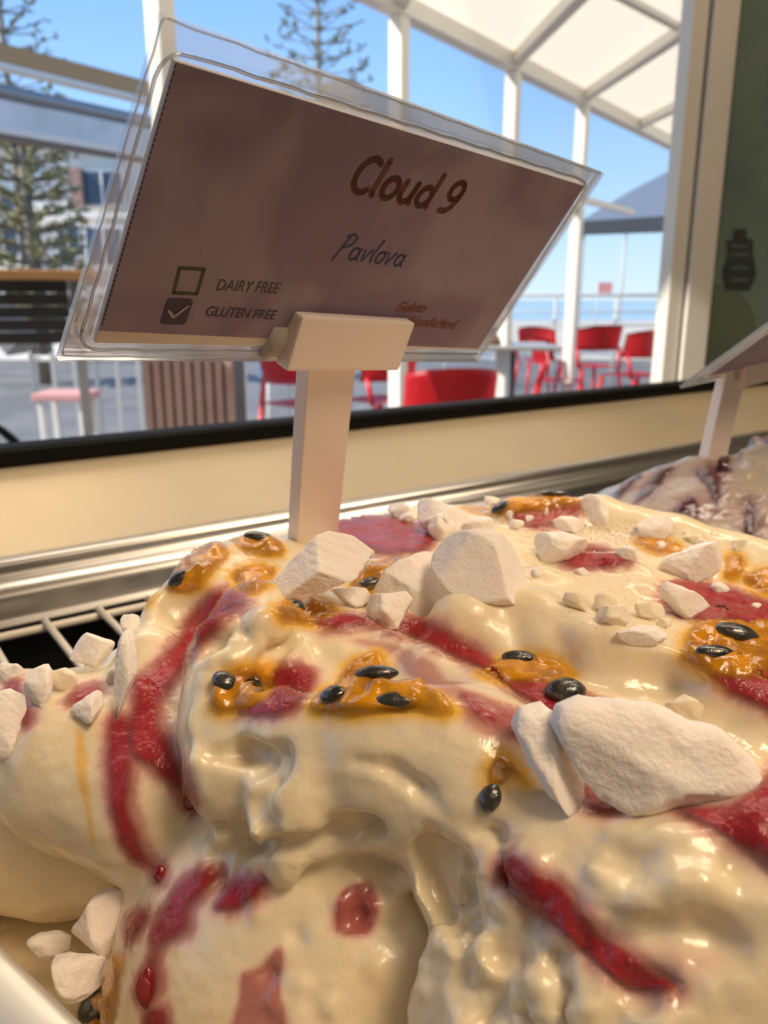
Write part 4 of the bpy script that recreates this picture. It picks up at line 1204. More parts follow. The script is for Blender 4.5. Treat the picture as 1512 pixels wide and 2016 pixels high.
def seed_at(x, y, wpx, hpx, ang, root, lift):
    h = hit(x, y)
    if h is None: return
    loc, idx, d = h
    n = Vector(N[F[idx]].mean(0)).normalized()
    a = math.radians(ang)
    ax = V3(RT * math.cos(a) - UP * -math.sin(a))
    ax = (ax - n * ax.dot(n) * 0.8).normalized(); ay = n.cross(ax).normalized(); az = ax.cross(ay)
    L = wpx * d / FPX / 2; Wd = hpx * d / FPX / 2 * 1.15; Tk = Wd * 0.75
    bm = bmesh.new()
    bmesh.ops.create_uvsphere(bm, u_segments=22, v_segments=14, radius=1)
    for v in bm.verts:
        c = v.co.copy()
        tpr = 1 - 0.30 * max(0, c.x) ** 3 + 0.02 * math.sin(c.y * 9)
        v.co = loc + n * (lift + Tk * 0.22) + ax * c.x * L + ay * c.y * Wd * tpr + az * c.z * Tk * tpr
    bm_obj('seed', bm, M['seed'], root, True)

pulp_thing('passionfruit pulp with one seed at the foot of the sign stem', [(455, 1058), (500, 1048), (550, 1062), (560, 1092), (520, 1098), (470, 1082)], [(508, 1064, 58, 24, -8)])
pulp_thing('passionfruit pulp with two seeds hanging over the back left shoulder', [(352, 1110), (385, 1078), (440, 1070), (455, 1100), (420, 1128), (395, 1160), (350, 1166), (335, 1140)], [(362, 1102, 46, 22, 42), (356, 1142, 50, 24, 40)])
pulp_thing('seedless amber pulp patch left of the striped meringue', [(455, 1125), (500, 1112), (540, 1118), (535, 1150), (500, 1172), (470, 1160)], [])
pulp_thing('small amber pulp dab at the left edge of the mound', [(278, 1168), (296, 1158), (304, 1175), (292, 1198), (278, 1192)], [], 0.0014)
pulp_thing('passionfruit pulp with one seed below the striped meringue', [(535, 1198), (575, 1178), (640, 1180), (668, 1205), (640, 1232), (575, 1232), (545, 1220)], [(576, 1204, 44, 34, 20)])
pulp_thing('passionfruit pulp with a half hidden seed behind the twin meringue', [(690, 1145), (735, 1108), (800, 1092), (830, 1105), (790, 1130), (745, 1165), (700, 1172)], [(728, 1156, 46, 26, 20)])
pulp_thing('large passionfruit pulp pool with three seeds in the front valley', [(612, 1380), (660, 1345), (690, 1300), (740, 1285), (762, 1310), (775, 1345), (830, 1350), (885, 1385), (885, 1408), (800, 1404), (700, 1408), (625, 1408)], [(742, 1340, 88, 36, 4), (664, 1376, 56, 34, -4), (786, 1386, 92, 30, -4)], 0.0017)
pulp_thing('passionfruit pulp with two seeds on the shiny left lump', [(425, 1350), (460, 1318), (510, 1305), (545, 1318), (540, 1350), (500, 1395), (450, 1408), (422, 1395)], [(444, 1351, 56, 38, -58), (506, 1337, 48, 30, -40)], 0.0014)
pulp_thing('passionfruit pulp with two seeds along the raspberry river', [(945, 1330), (985, 1295), (1040, 1288), (1100, 1300), (1130, 1328), (1080, 1348), (1000, 1350)], [(1022, 1304, 72, 30, -2), (1114, 1371, 82, 54, -4)], 0.0015)
pulp_thing('amber passionfruit pulp with two large seeds at the right edge', [(1338, 1270), (1365, 1232), (1420, 1220), (1540, 1235), (1560, 1300), (1470, 1345), (1400, 1330), (1352, 1305)], [(1446, 1260, 92, 46, -22), (1406, 1297, 80, 32, -2)], 0.0019)
pulp_thing('amber pulp band with seeds on the back rim of the mound', [(905, 1000), (940, 985), (1000, 982), (1070, 978), (1130, 980), (1150, 1000), (1090, 1012), (1000, 1015), (930, 1012)], [(1092, 980, 56, 22, 0), (990, 1004, 44, 20, 16), (882, 990, 46, 20, -10)], 0.0018)
pulp_thing('amber pulp streak below the far right meringue slab', [(1245, 1062), (1290, 1058), (1345, 1075), (1340, 1098), (1290, 1092), (1255, 1080)], [])
pulp_thing('clear amber pulp drop beside the rough right meringue', [(1425, 1098), (1450, 1086), (1470, 1105), (1462, 1138), (1432, 1140)], [], 0.0022)
pulp_thing('deep amber pulp patch at the far right edge', [(1462, 1140), (1495, 1118), (1550, 1125), (1550, 1178), (1490, 1172)], [], 0.0018)
pulp_thing('yellow pulp smear with a sunken seed under the front lip', [(962, 1500), (985, 1486), (1010, 1500), (1040, 1545), (1010, 1530), (985, 1548), (960, 1545)], [(966, 1572, 58, 38, 68)], 0.0006)

# bleeding of raspberry and passionfruit into the cream
def stain_of(lst):
    pts = np.concatenate([a[::2] for a, _, _ in lst]); st = np.concatenate([np.full(len(a[::2]), s) for a, s, _ in lst]); sp__ = np.concatenate([np.full(len(a[::2]), q) for a, _, q in lst])
    kd = KDTree(len(pts))
    for i, p in enumerate(pts): kd.insert(p, i)
    kd.balance()
    near = np.ones(len(V), dtype=bool)
    lo_, hi_ = pts.min(0) - .005, pts.max(0) + .005
    near = ((V > lo_) & (V < hi_)).all(1) & ((V - CAM) @ FW < 0.24) & (((V - CAM) * N).sum(1) < 0.02)
    out = np.zeros(len(V))
    nz = fbm(V, 300, 77, 2)
    for i in np.nonzero(near)[0]:
        co, k, dist = kd.find(V[i])
        q = sp__[k]
        if dist < q * 1.6:
            out[i] = st[k] * max(0.0, 1 - max(0.0, dist - 0.0004) / (q * (1 + 0.35 * nz[i]))) ** 1.4
    return out
s_red = stain_of(JAM); s_amb = stain_of(AMB)
def smear(poly, amount, soft, wob=0.0012, seed=5):
    """extra smears where sauce was folded into the cream; only on surface that faces the counter side"""
    sp_ = smooth_closed(poly)
    d = -poly_sd(pxv, pyv, sp_)
    facing = (((CAM - V) * N).sum(1) > 0)
    hh = np.clip((d + 12 * fbm(V, 240, seed, 2)) / soft, 0, 1) * facing
    return amount * hh
front = ((V - CAM) @ FW)
s_red = np.maximum(s_red, smear([(640, 1250), (720, 1245), (800, 1268), (900, 1330), (1000, 1375), (1060, 1410), (1030, 1440), (950, 1405), (880, 1390), (800, 1340), (760, 1300), (690, 1275)], 0.72, 16) * (front < 0.15))
s_red = np.maximum(s_red, smear([(850, 1640), (900, 1620), (960, 1660), (990, 1720), (930, 1720), (870, 1690)], 0.14, 40) * (front < 0.115))
s_red = np.maximum(s_red, smear([(1210, 1880), (1300, 1840), (1400, 1850), (1440, 1900), (1360, 1960), (1240, 1960)], 0.55, 60) * (front < 0.115))
s_red = np.maximum(s_red, smear([(990, 1690), (1080, 1730), (1180, 1810), (1270, 1870), (1360, 1930), (1330, 1985), (1230, 1960), (1130, 1890), (1040, 1800), (985, 1740)], 0.42, 30) * (front < 0.115))
s_red = np.maximum(s_red, smear([(960, 1590), (1010, 1600), (1060, 1680), (1040, 1720), (990, 1690)], 0.25, 30) * (front < 0.115))
s_red = np.maximum(s_red, smear([(400, 1150), (470, 1150), (540, 1220), (500, 1240), (420, 1210)], 0.30, 30) * (front < 0.19))
s_red = np.maximum(s_red, smear([(704, 1722), (744, 1736), (758, 1785), (744, 1842), (700, 1864), (650, 1846), (638, 1800), (658, 1746)], 0.92, 18) * (front < 0.125))
s_red = np.maximum(s_red, smear([(550, 1856), (566, 1900), (562, 1960), (572, 2040), (456, 2040), (458, 1955), (468, 1908), (506, 1896)], 0.85, 16) * (front < 0.125))
s_amb = np.maximum(s_amb, smear([(140, 1440), (168, 1440), (178, 1540), (196, 1660), (172, 1655), (150, 1560)], 0.7, 11) * (front < 0.16))
s_amb = np.maximum(s_amb, smear([(680, 1900), (760, 1890), (780, 1990), (700, 2010)], 0.18, 50) * (front < 0.12))
col = np.zeros((len(V), 4), dtype=np.float32); col[:, 0] = s_red; col[:, 1] = s_amb; col[:, 3] = 1
ca = body.data.color_attributes.new('stain', 'FLOAT_COLOR', 'POINT')
ca.data.foreach_set('color', col.ravel())
# ------------------------------------------------------------------ meringue pieces
MER = 'broken meringue pieces on the gelato'
def resample(poly, n):
    p = np.array(poly, dtype=float); q = np.vstack([p, p[:1]])
    L = np.concatenate([[0], np.cumsum(np.hypot(*np.diff(q, axis=0).T))])
    t = np.linspace(0, L[-1], n, endpoint=False)
    return np.stack([np.interp(t, L, q[:, 0]), np.interp(t, L, q[:, 1])], 1)
def blob_poly(x0, y0, x1, y1, seed, n=9):
    r = random.Random(seed); out = []
    for k in range(n):
        a = 2 * math.pi * k / n + r.uniform(-.2, .2)
        s = r.uniform(.82, 1.12)
        out.append(((x0 + x1) / 2 + (x1 - x0) / 2 * math.cos(a) * s, (y0 + y1) / 2 + (y1 - y0) / 2 * math.sin(a) * s))
    return out
mcount = [0]
def meringue(label, poly, thick=0.75, dep=None, push=0.30, m='meringue', rough=0.05, cuts=7, boxy=0.55, lean=0.35, seed=None, stripes=None, tree=None, sharp=True, planes=()):
    mcount[0] += 1
    seed = seed or mcount[0] * 7
    rnd = random.Random(seed)
    p = np.array(poly, dtype=float)
    x0, y0 = p.min(0); x1, y1 = p.max(0)
    if dep is None:
        bx = p[np.argmax(p[:, 1])][0] * 0.5 + (x0 + x1) * 0.25
        h = hit(bx, y1 - 0.06 * (y1 - y0), tree) or hit((x0 + x1) / 2, y1, tree)
        dep = h[2] if h else 0.13
    px = dep / FPX
    w, hh = (x1 - x0) * px, (y1 - y0) * px
    T = thick * min(w, hh)
    dc = dep + push * T
    c2 = np.array([(x0 + x1) / 2, (y0 + y1) / 2])
    ol = (resample(poly if sharp else smooth_closed(poly, 4), 180) - c2) * 1.05
    oth = np.arctan2(-ol[:, 1], ol[:, 0]); order = np.argsort(oth); oth = oth[order]; orad = np.hypot(ol[:, 0], ol[:, 1])[order]
    bm = bmesh.new()
    bmesh.ops.create_icosphere(bm, subdivisions=5 if (x1 - x0) > 120 else (4 if (x1 - x0) > 60 else 3), radius=1)
    S_ = np.array([v.co[:] for v in bm.verts]); fs = [tuple(v.index for v in f.verts) for f in bm.faces]; bm.free()
    r2 = np.hypot(S_[:, 0], S_[:, 1]); th = np.arctan2(S_[:, 1], S_[:, 0])
    rad = np.interp(th, oth, orad, period=2 * math.pi)
    blend = np.clip(r2 * 1.6, 0, 1)                # avoid a star at the centre of the face
    rad = rad * blend + orad.mean() * (1 - blend)
    nrm = (r2 ** (2 / boxy) + np.abs(S_[:, 2]) ** (2 / boxy)) ** (-boxy / 2)
    qx = rad * np.cos(th) * r2 * nrm; qy = rad * np.sin(th) * r2 * nrm; qz = S_[:, 2] * nrm * T / 2
    Vm = CAM + dc * (FW[None] + ((c2[0] + qx - CX) / FPX)[:, None] * RT - ((c2[1] - qy - CY) / FPX)[:, None] * UP) + (qz + lean * qy * px)[:, None] * FW
    ctr = Vm.mean(0)
    R = min(w, hh) / 2
    for k in range(cuts):                       # broken facets, mostly on the side that shows
        d = np.array([rnd.uniform(-1, 1), rnd.uniform(-1.4, -0.1), rnd.uniform(-.6, 1.0)]); d /= np.linalg.norm(d)
        ex = np.percentile((Vm - ctr) @ d, 84) * rnd.uniform(.84, .97)
        o = (Vm - ctr) @ d - ex
        Vm = Vm - np.where(o > 0, o * 0.96, 0)[:, None] * d
    for (a_, b_, c_, fr) in planes:
        d = np.array([a_, b_, c_]); d /= np.linalg.norm(d)
        o = (Vm - ctr) @ d - ((Vm - ctr) @ d).max() * fr
        Vm = Vm - np.where(o > 0, o * 0.99, 0)[:, None] * d
    nn = (Vm - ctr) / np.maximum(np.linalg.norm(Vm - ctr, axis=1, keepdims=True), 1e-9)
    sc = 1 / max(R, 0.002)
    Vm = Vm + nn * (R * (rough * 2.2 * fbm(Vm + seed, sc * 1.4, seed, 3)))[:, None] + nn * (0.00022 * fbm(Vm + seed, 800, seed + 3, 3))[:, None]
    if stripes:
        (ax_, ay_), per, (sx0, sx1, sy0, sy1) = stripes
        qx = CX + FPX * (Vm - CAM) @ RT / ((Vm - CAM) @ FW); qy = CY - FPX * (Vm - CAM) @ UP / ((Vm - CAM) @ FW)
        mk = ((qx > sx0) & (qx < sx1) & (qy > sy0) & (qy < sy1) & ((Vm - ctr) @ FW < T * .2))
        Vm = Vm + nn * (mk * 0.00010 * np.sin((qx * ax_ + qy * ay_) / per))[:, None]
    o = mesh_obj('meringue_piece', Vm, fs, M[m])
    return tag(o, label, 'meringue', MER)
def mbox(label, x0, y0, x1, y1, **kw):
    return meringue(label, blob_poly(x0, y0, x1, y1, mcount[0] * 13 + 5), **kw)

meringue('large wedge of meringue with a striped face leaning beside the sign stem', [(512, 1180), (524, 1160), (570, 1110), (620, 1058), (645, 1050), (690, 1060), (735, 1090), (712, 1118), (700, 1135), (640, 1160), (560, 1190), (524, 1200)], thick=0.8, stripes=((-.35, .94), 2.6, (610, 740, 1055, 1140)), cuts=0, boxy=.45, rough=.012, planes=((-.5, -.62, .60, .42), (.45, -.55, .72, .45), (.1, -.9, -.2, .6)))
meringue('biggest smooth rounded meringue in the middle of the mound', [(850, 1100), (880, 1065), (920, 1047), (965, 1048), (1000, 1066), (1030, 1110), (1055, 1155), (1048, 1180), (1000, 1184), (950, 1182), (900, 1170), (866, 1140)], thick=0.8, boxy=.6, cuts=0, seed=31, sharp=False, rough=.02, planes=((-.25, -.85, .5, .62), (.8, -.42, .45, .52), (-.7, -.3, .65, .7)))
meringue('lower knobbly meringue joined to the left of the biggest smooth one', [(742, 1160), (760, 1128), (800, 1106), (850, 1085), (880, 1100), (885, 1140), (892, 1175), (888, 1200), (850, 1214), (810, 1205), (775, 1175), (745, 1180)], thick=0.75, push=0.0, rough=.07, seed=33)
mbox('flat little meringue tongue just below the striped wedge', 638, 1155, 732, 1200, push=0.1)
meringue('cube-like rough meringue lump in front of the raspberry river', [(714, 1195), (724, 1172), (760, 1172), (800, 1168), (820, 1190), (812, 1215), (770, 1242), (735, 1238), (722, 1220)], thick=.9, push=0.0, rough=.07)
meringue('tall pointed meringue shard on the back of the mound', [(808, 980), (822, 975), (870, 990), (920, 1010), (925, 1025), (900, 1050), (860, 1068), (832, 1050), (815, 1015)], thick=.7, seed=19)
mbox('round meringue nub in front of the tall pointed shard', 838, 1012, 896, 1068, push=0.0)
meringue('low knobbly meringue between the shard and the biggest piece', [(905, 1040), (925, 1022), (960, 1018), (992, 1038), (1000, 1062), (960, 1075), (920, 1065)], thick=.7)
mbox('small meringue lump beside the shard at the back left', 758, 988, 812, 1022)
mbox('tiny meringue crumb under the small lump at the back left', 784, 1010, 816, 1032)
meringue('rough meringue slab lying right of the biggest piece', [(1030, 1062), (1050, 1050), (1110, 1048), (1155, 1062), (1150, 1092), (1120, 1108), (1070, 1112), (1042, 1100)], thick=.7, push=0.0, rough=.06)
meringue('upright square meringue at the back of the crumb dust', [(1145, 990), (1158, 976), (1190, 980), (1220, 1000), (1212, 1030), (1190, 1050), (1160, 1046), (1150, 1020)], thick=.8, seed=23)
meringue('low meringue shard on the far right rim of crumbs', [(1248, 1042), (1280, 1018), (1310, 1015), (1355, 1030), (1360, 1052), (1320, 1065), (1270, 1062)], thick=.7)
meringue('rough blocky meringue right of the crumb dust', [(1300, 1120), (1320, 1098), (1370, 1080), (1410, 1068), (1432, 1090), (1434, 1118), (1400, 1145), (1350, 1148), (1310, 1145)], thick=.8, push=.1, rough=.07, seed=29)
meringue('angular meringue chip on the right raspberry pool', [(1300, 1172), (1320, 1147), (1345, 1156), (1390, 1178), (1417, 1205), (1400, 1218), (1350, 1222), (1312, 1200)], thick=.6, push=.1, seed=41)
meringue('large round-edged meringue slab in the right foreground', [(1106, 1440), (1120, 1405), (1165, 1390), (1190, 1395), (1240, 1393), (1300, 1402), (1360, 1430), (1420, 1440), (1460, 1480), (1488, 1540), (1478, 1580), (1420, 1592), (1330, 1598), (1240, 1592), (1180, 1565), (1150, 1530), (1125, 1480)], thick=.5, push=0.1, cuts=2, boxy=.40, rough=.055, lean=.5, seed=47)
meringue('thumb-shaped meringue leaning on the large foreground slab', [(1018, 1440), (1035, 1410), (1075, 1400), (1100, 1420), (1120, 1470), (1150, 1530), (1148, 1570), (1115, 1584), (1075, 1550), (1040, 1500)], thick=.75, push=0.0, cuts=2, boxy=.6, lean=.5, seed=53)
mbox('small meringue crumb just behind the large foreground slab', 1310, 1372, 1392, 1432, m='meringue_cream', push=.2)
mbox('cream coated meringue crumb, left one on the middle ridge', 1108, 1164, 1172, 1206, m='meringue_cream')
mbox('cream coated meringue peak in the middle ridge', 1168, 1168, 1222, 1216, m='meringue_cream')
mbox('cream coated meringue lump below the ridge peak', 1172, 1190, 1246, 1234, m='meringue_cream', push=.1)
mbox('cream coated meringue chip left of the angular chip', 1244, 1184, 1312, 1226, m='meringue_cream')
mbox('flat rough meringue strip left of the right amber pulp', 1222, 1232, 1338, 1274, push=.1)
mbox('small cream lump above the flat rough strip', 1290, 1215, 1330, 1240, m='meringue_cream')
mbox('meringue lump between the back slab and upright square', 1086, 1016, 1162, 1052)
mbox('long cream coated meringue on the far right rim', 1338, 1050, 1412, 1078, m='meringue_cream')
mbox('small meringue nugget right of the jam under the crumbs', 1212, 1074, 1258, 1112)
mbox('meringue pebble nearest the back pulp band', 990, 1004, 1024, 1030)
mbox('meringue pebble in front of the back pulp band', 1000, 1022, 1036, 1048)
mbox('second pebble beside the low knobbly meringue', 1022, 1012, 1054, 1034)
mbox('meringue pebble on the amber back rim', 948, 976, 988, 996)
mbox('white crumb lump behind the back slab', 1050, 998, 1092, 1022)
mbox('short meringue chip on the right streak', 1284, 1066, 1324, 1086)
mbox('tiny meringue chip right of the biggest piece', 1040, 1118, 1070, 1140)
mbox('flat meringue flake below the back slab', 1130, 1118, 1166, 1136)
mbox('thin meringue sliver on the right raspberry pool', 1390, 1148, 1442, 1176, thick=.5)
mbox('white crumb at the right edge of the raspberry pool', 1478, 1186, 1506, 1204)
mbox('cream coated crumb at the far right rim', 1410, 1062, 1500, 1092, m='meringue_cream')
mbox('meringue crumb among the dust near the right amber drop', 1368, 1062, 1400, 1084)
# left scoop crown
mbox('meringue chip at the left edge with raspberry behind it', -20, 1306, 50, 1345, m='meringue')
meringue('tall meringue shard at the very left edge', [(-30, 1380), (0, 1368), (30, 1375), (44, 1410), (36, 1450), (20, 1490), (10, 1535), (-30, 1530)], thick=.6, seed=61)
mbox('blocky meringue lump second from the left edge', 42, 1314, 104, 1400, thick=.8)
meringue('square upright meringue flake above the left scoop', [(142, 1248), (160, 1250), (218, 1268), (222, 1300), (190, 1318), (150, 1330), (138, 1300)], thick=.5, seed=67)
meringue('oval meringue chip on the brow of the left scoop', [(132, 1415), (145, 1390), (180, 1366), (208, 1365), (212, 1385), (190, 1415), (155, 1430)], thick=.7, push=0, seed=71)
meringue('tall rounded meringue stuck beside the long raspberry streak', [(226, 1270), (238, 1242), (258, 1250), (268, 1300), (264, 1350), (262, 1400), (256, 1422), (235, 1400), (224, 1340)], thick=.9, push=0, seed=73)
mbox('small meringue chip behind the tall rounded one', 232, 1206, 276, 1262, dep=.147)
mbox('cream coated crumb between the left scoop shards', 90, 1320, 150, 1372, m='meringue_cream')
mbox('low cream crumb by the oval chip', 208, 1308, 246, 1352, m='meringue_cream')
# pan corner
meringue('blocky meringue lump in the dark pan corner', [(126, 1865), (142, 1830), (178, 1778), (205, 1768), (236, 1772), (246, 1800), (238, 1850), (228, 1885), (190, 1896), (150, 1892)], thick=.8, dep=.124, seed=79, push=0.1)
meringue('shadowed meringue shard below the corner lump', [(70, 1905), (100, 1896), (150, 1892), (196, 1900), (205, 1935), (180, 1960), (130, 1985), (90, 1960)], thick=.7, dep=.120, seed=83)
mbox('dark side meringue piece behind the corner lump', 52, 1838, 140, 1900, dep=.131)

# powder: far too fine to count
rnd = random.Random(5)
bm = bmesh.new()
def crumb(px, py, s):
    h = hit(px, py)
    if h is None: return
    n = Vector(N[F[h[1]]].mean(0)).normalized()
    r = s * h[2] / FPX
    c = h[0] + n * r * 0.4
    vs = []
    for d in ((1, 0, 0), (-1, 0, 0), (0, 1, 0), (0, -1, 0), (0, 0, 1), (0, 0, -1)):
        vs.append(bm.verts.new(c + Vector(d) * r * rnd.uniform(.6, 1.3)))
    for a, b, c_ in ((0, 2, 4), (2, 1, 4), (1, 3, 4), (3, 0, 4), (2, 0, 5), (1, 2, 5), (3, 1, 5), (0, 3, 5)):
        bm.faces.new((vs[a], vs[b], vs[c_]))
for k in range(620):
    crumb(rnd.gauss(1200, 46), rnd.gauss(1068, 17), rnd.uniform(.8, 2.6))
for k in range(160):
    crumb(rnd.gauss(1080, 60), rnd.gauss(1030, 18), rnd.uniform(.8, 2.2))
for k in range(150):
    crumb(rnd.gauss(1290, 60), rnd.gauss(1075, 22), rnd.uniform(.8, 2.4))
for k in range(60):
    crumb(rnd.uniform(1100, 1400), rnd.uniform(1120, 1260), rnd.uniform(.8, 2.4))
for k in range(26):
    crumb(rnd.uniform(1380, 1512), rnd.uniform(1150, 1260), rnd.uniform(.8, 2.6))
tag(bm_obj('meringue_powder', bm, M['meringue'], None), 'fine white meringue dust sprinkled over the back right of the mound', 'powder', kind='stuff')

# passionfruit in the pan corner
pulp_thing('dark yellow passionfruit pulp with a seed down in the pan corner', [(196, 1900), (236, 1872), (248, 1905), (232, 1990), (215, 2040), (160, 2040), (168, 1985), (190, 1940)], [(190, 1992, 74, 56, 60)], 0.0015, jump=0.02)

# ------------------------------------------------------------------ berry gelato in the next pan
f2 = Field((0.03, 0.17, CZ - 0.15), (0.25, 0.36, CZ - 0.03), 0.0014)
def c2(pts, k=0.006, cut=False): f2.chain([(P(x, y, d), r) for x, y, d, r in pts], k, cut)
f2.ell(P(1480, 1150, .27), (0.072, 0.060, 0.040), 0.01)
c2([(1290, 1010, .272, .0145), (1370, 985, .272, .0150)], 0.003)
c2([(1340, 1090, .255, .0180), (1440, 1090, .25, .018)], 0.006)
c2([(1450, 985, .266, .0130), (1530, 965, .268, .0180)], 0.0025)
c2([(1490, 920, .275, .0085), (1560, 930, .275, .0120)], 0.004)
c2([(1420, 930, .280, .0060)], 0.004)
c2([(1418, 930, .262, .0030), (1410, 1020, .258, .0030), (1425, 1090, .25, .003)], 0.004, True)
V2, F2 = f2.mesh(); V2 = np_smooth(V2, F2, 1); N2 = np_normals(V2, F2)
px2 = CX + FPX * (V2 - CAM) @ RT / ((V2 - CAM) @ FW)
V2 = V2 + N2 * (0.0009 * fbm(V2, 150, 3, 3) + 0.0030 * np.clip((px2 - 1400) / 40, 0, 1) * fbm(V2, 210, 4, 3))[:, None]
mound2 = thing('gelato_mound', 'berry rippled gelato in the next pan behind the small tilted sign', 'gelato', (0.14, 0.265, CZ - 0.148))
body2 = fast_mesh('cream_body', V2, F2, M['gelato_berry'], mound2)
N2 = np_normals(V2, F2)
bvh2 = BVHTree.FromPolygons([Vector(v) for v in V2], [tuple(int(i) for i in f) for f in F2])
core2 = []
for i, (poly, th) in enumerate([
        ([(1238, 945), (1265, 910), (1310, 893), (1335, 900), (1325, 918), (1280, 930), (1250, 955), (1215, 985), (1208, 970)], .0012),
        ([(1260, 965), (1290, 930), (1330, 918), (1300, 955), (1270, 985), (1240, 1000)], .0006),
        ([(1370, 925), (1405, 918), (1420, 945), (1415, 1000), (1405, 1010), (1395, 965), (1375, 945)], .0012),
        ([(1335, 990), (1365, 975), (1378, 1005), (1365, 1030), (1335, 1030), (1325, 1010)], .0006),
        ([(1425, 880), (1440, 905), (1425, 935), (1408, 925), (1412, 895)], .001),
        ([(1465, 1000), (1480, 985), (1490, 1030), (1480, 1070), (1462, 1060)], .0008),
        ([(1500, 858), (1530, 856), (1540, 870), (1505, 870)], .001)]):
    r = patch('berry_sauce', poly, th, M['berry_jam'], mound2, step=7, edge=12, seed=200 + i, tree=bvh2, NV=N2, FV_=F2, jump=0.012)
    if r: core2.append(r[1])
pts = np.concatenate(core2)
st2 = np.zeros(len(V2))
for i in range(len(V2)):
    if V2[i, 2] > CZ - 0.12:
        dd = np.min(((pts - V2[i]) ** 2).sum(1)) ** 0.5
        st2[i] = 0.7 * max(0, 1 - dd / 0.006) ** 1.3
col2 = np.zeros((len(V2), 4), dtype=np.float32); col2[:, 0] = st2; col2[:, 3] = 1
ca = body2.data.color_attributes.new('stain', 'FLOAT_COLOR', 'POINT'); ca.data.foreach_set('color', col2.ravel())

# ------------------------------------------------------------------ sign cards
M['film'] = clear_mat('clear_pouch_film', (0.95, 0.96, 0.97), 0.05, 0.10, haze=0.10, hazecol=(0.80, 0.84, 0.90))
M['weld'] = clear_mat('pouch_weld', (0.86, 0.88, 0.90), 0.30, 0.12, haze=0.10)
def card_mat():
    m = mat('mauve_card', (0.50, 0.36, 0.40), 0.55)
    n = m.node_tree.nodes; l = m.node_tree.links; b = n['Principled BSDF']
    g = n.new('ShaderNodeNewGeometry')
    t = n.new('ShaderNodeTexNoise'); t.inputs['Scale'].default_value = 42; t.inputs['Detail'].default_value = 4; t.inputs['Distortion'].default_value = 0.6
    l.new(g.outputs['Position'], t.inputs['Vector'])
    r = n.new('ShaderNodeValToRGB'); r.color_ramp.elements[0].position = .44; r.color_ramp.elements[1].position = .60
    r.color_ramp.elements[0].color = (0.21, 0.145, 0.235, 1); r.color_ramp.elements[1].color = (0.30, 0.24, 0.33, 1)
    l.new(t.outputs['Fac'], r.inputs[0]); l.new(r.outputs[0], b.inputs['Base Color'])
    return m
M['card'] = card_mat()
M['paper'] = mat('white_paper', (0.80, 0.72, 0.64), 0.6)
M['ink_brown'] = mat('dark_red_print', (0.10, 0.008, 0.006), 0.5)
M['ink_blue'] = mat('blue_pen', (0.008, 0.028, 0.15), 0.5)
M['ink_green'] = mat('dark_green_print', (0.02, 0.026, 0.008), 0.5)
M['ink_purple'] = mat('dark_purple_print', (0.018, 0.008, 0.04), 0.5)
M['ink_rust'] = mat('rust_print', (0.16, 0.03, 0.015), 0.5)
M['ink_light'] = mat('light_print', (0.42, 0.33, 0.37), 0.5)
M['hinge_plastic'] = mat('grey_white_plastic', (0.55, 0.50, 0.46), 0.4)

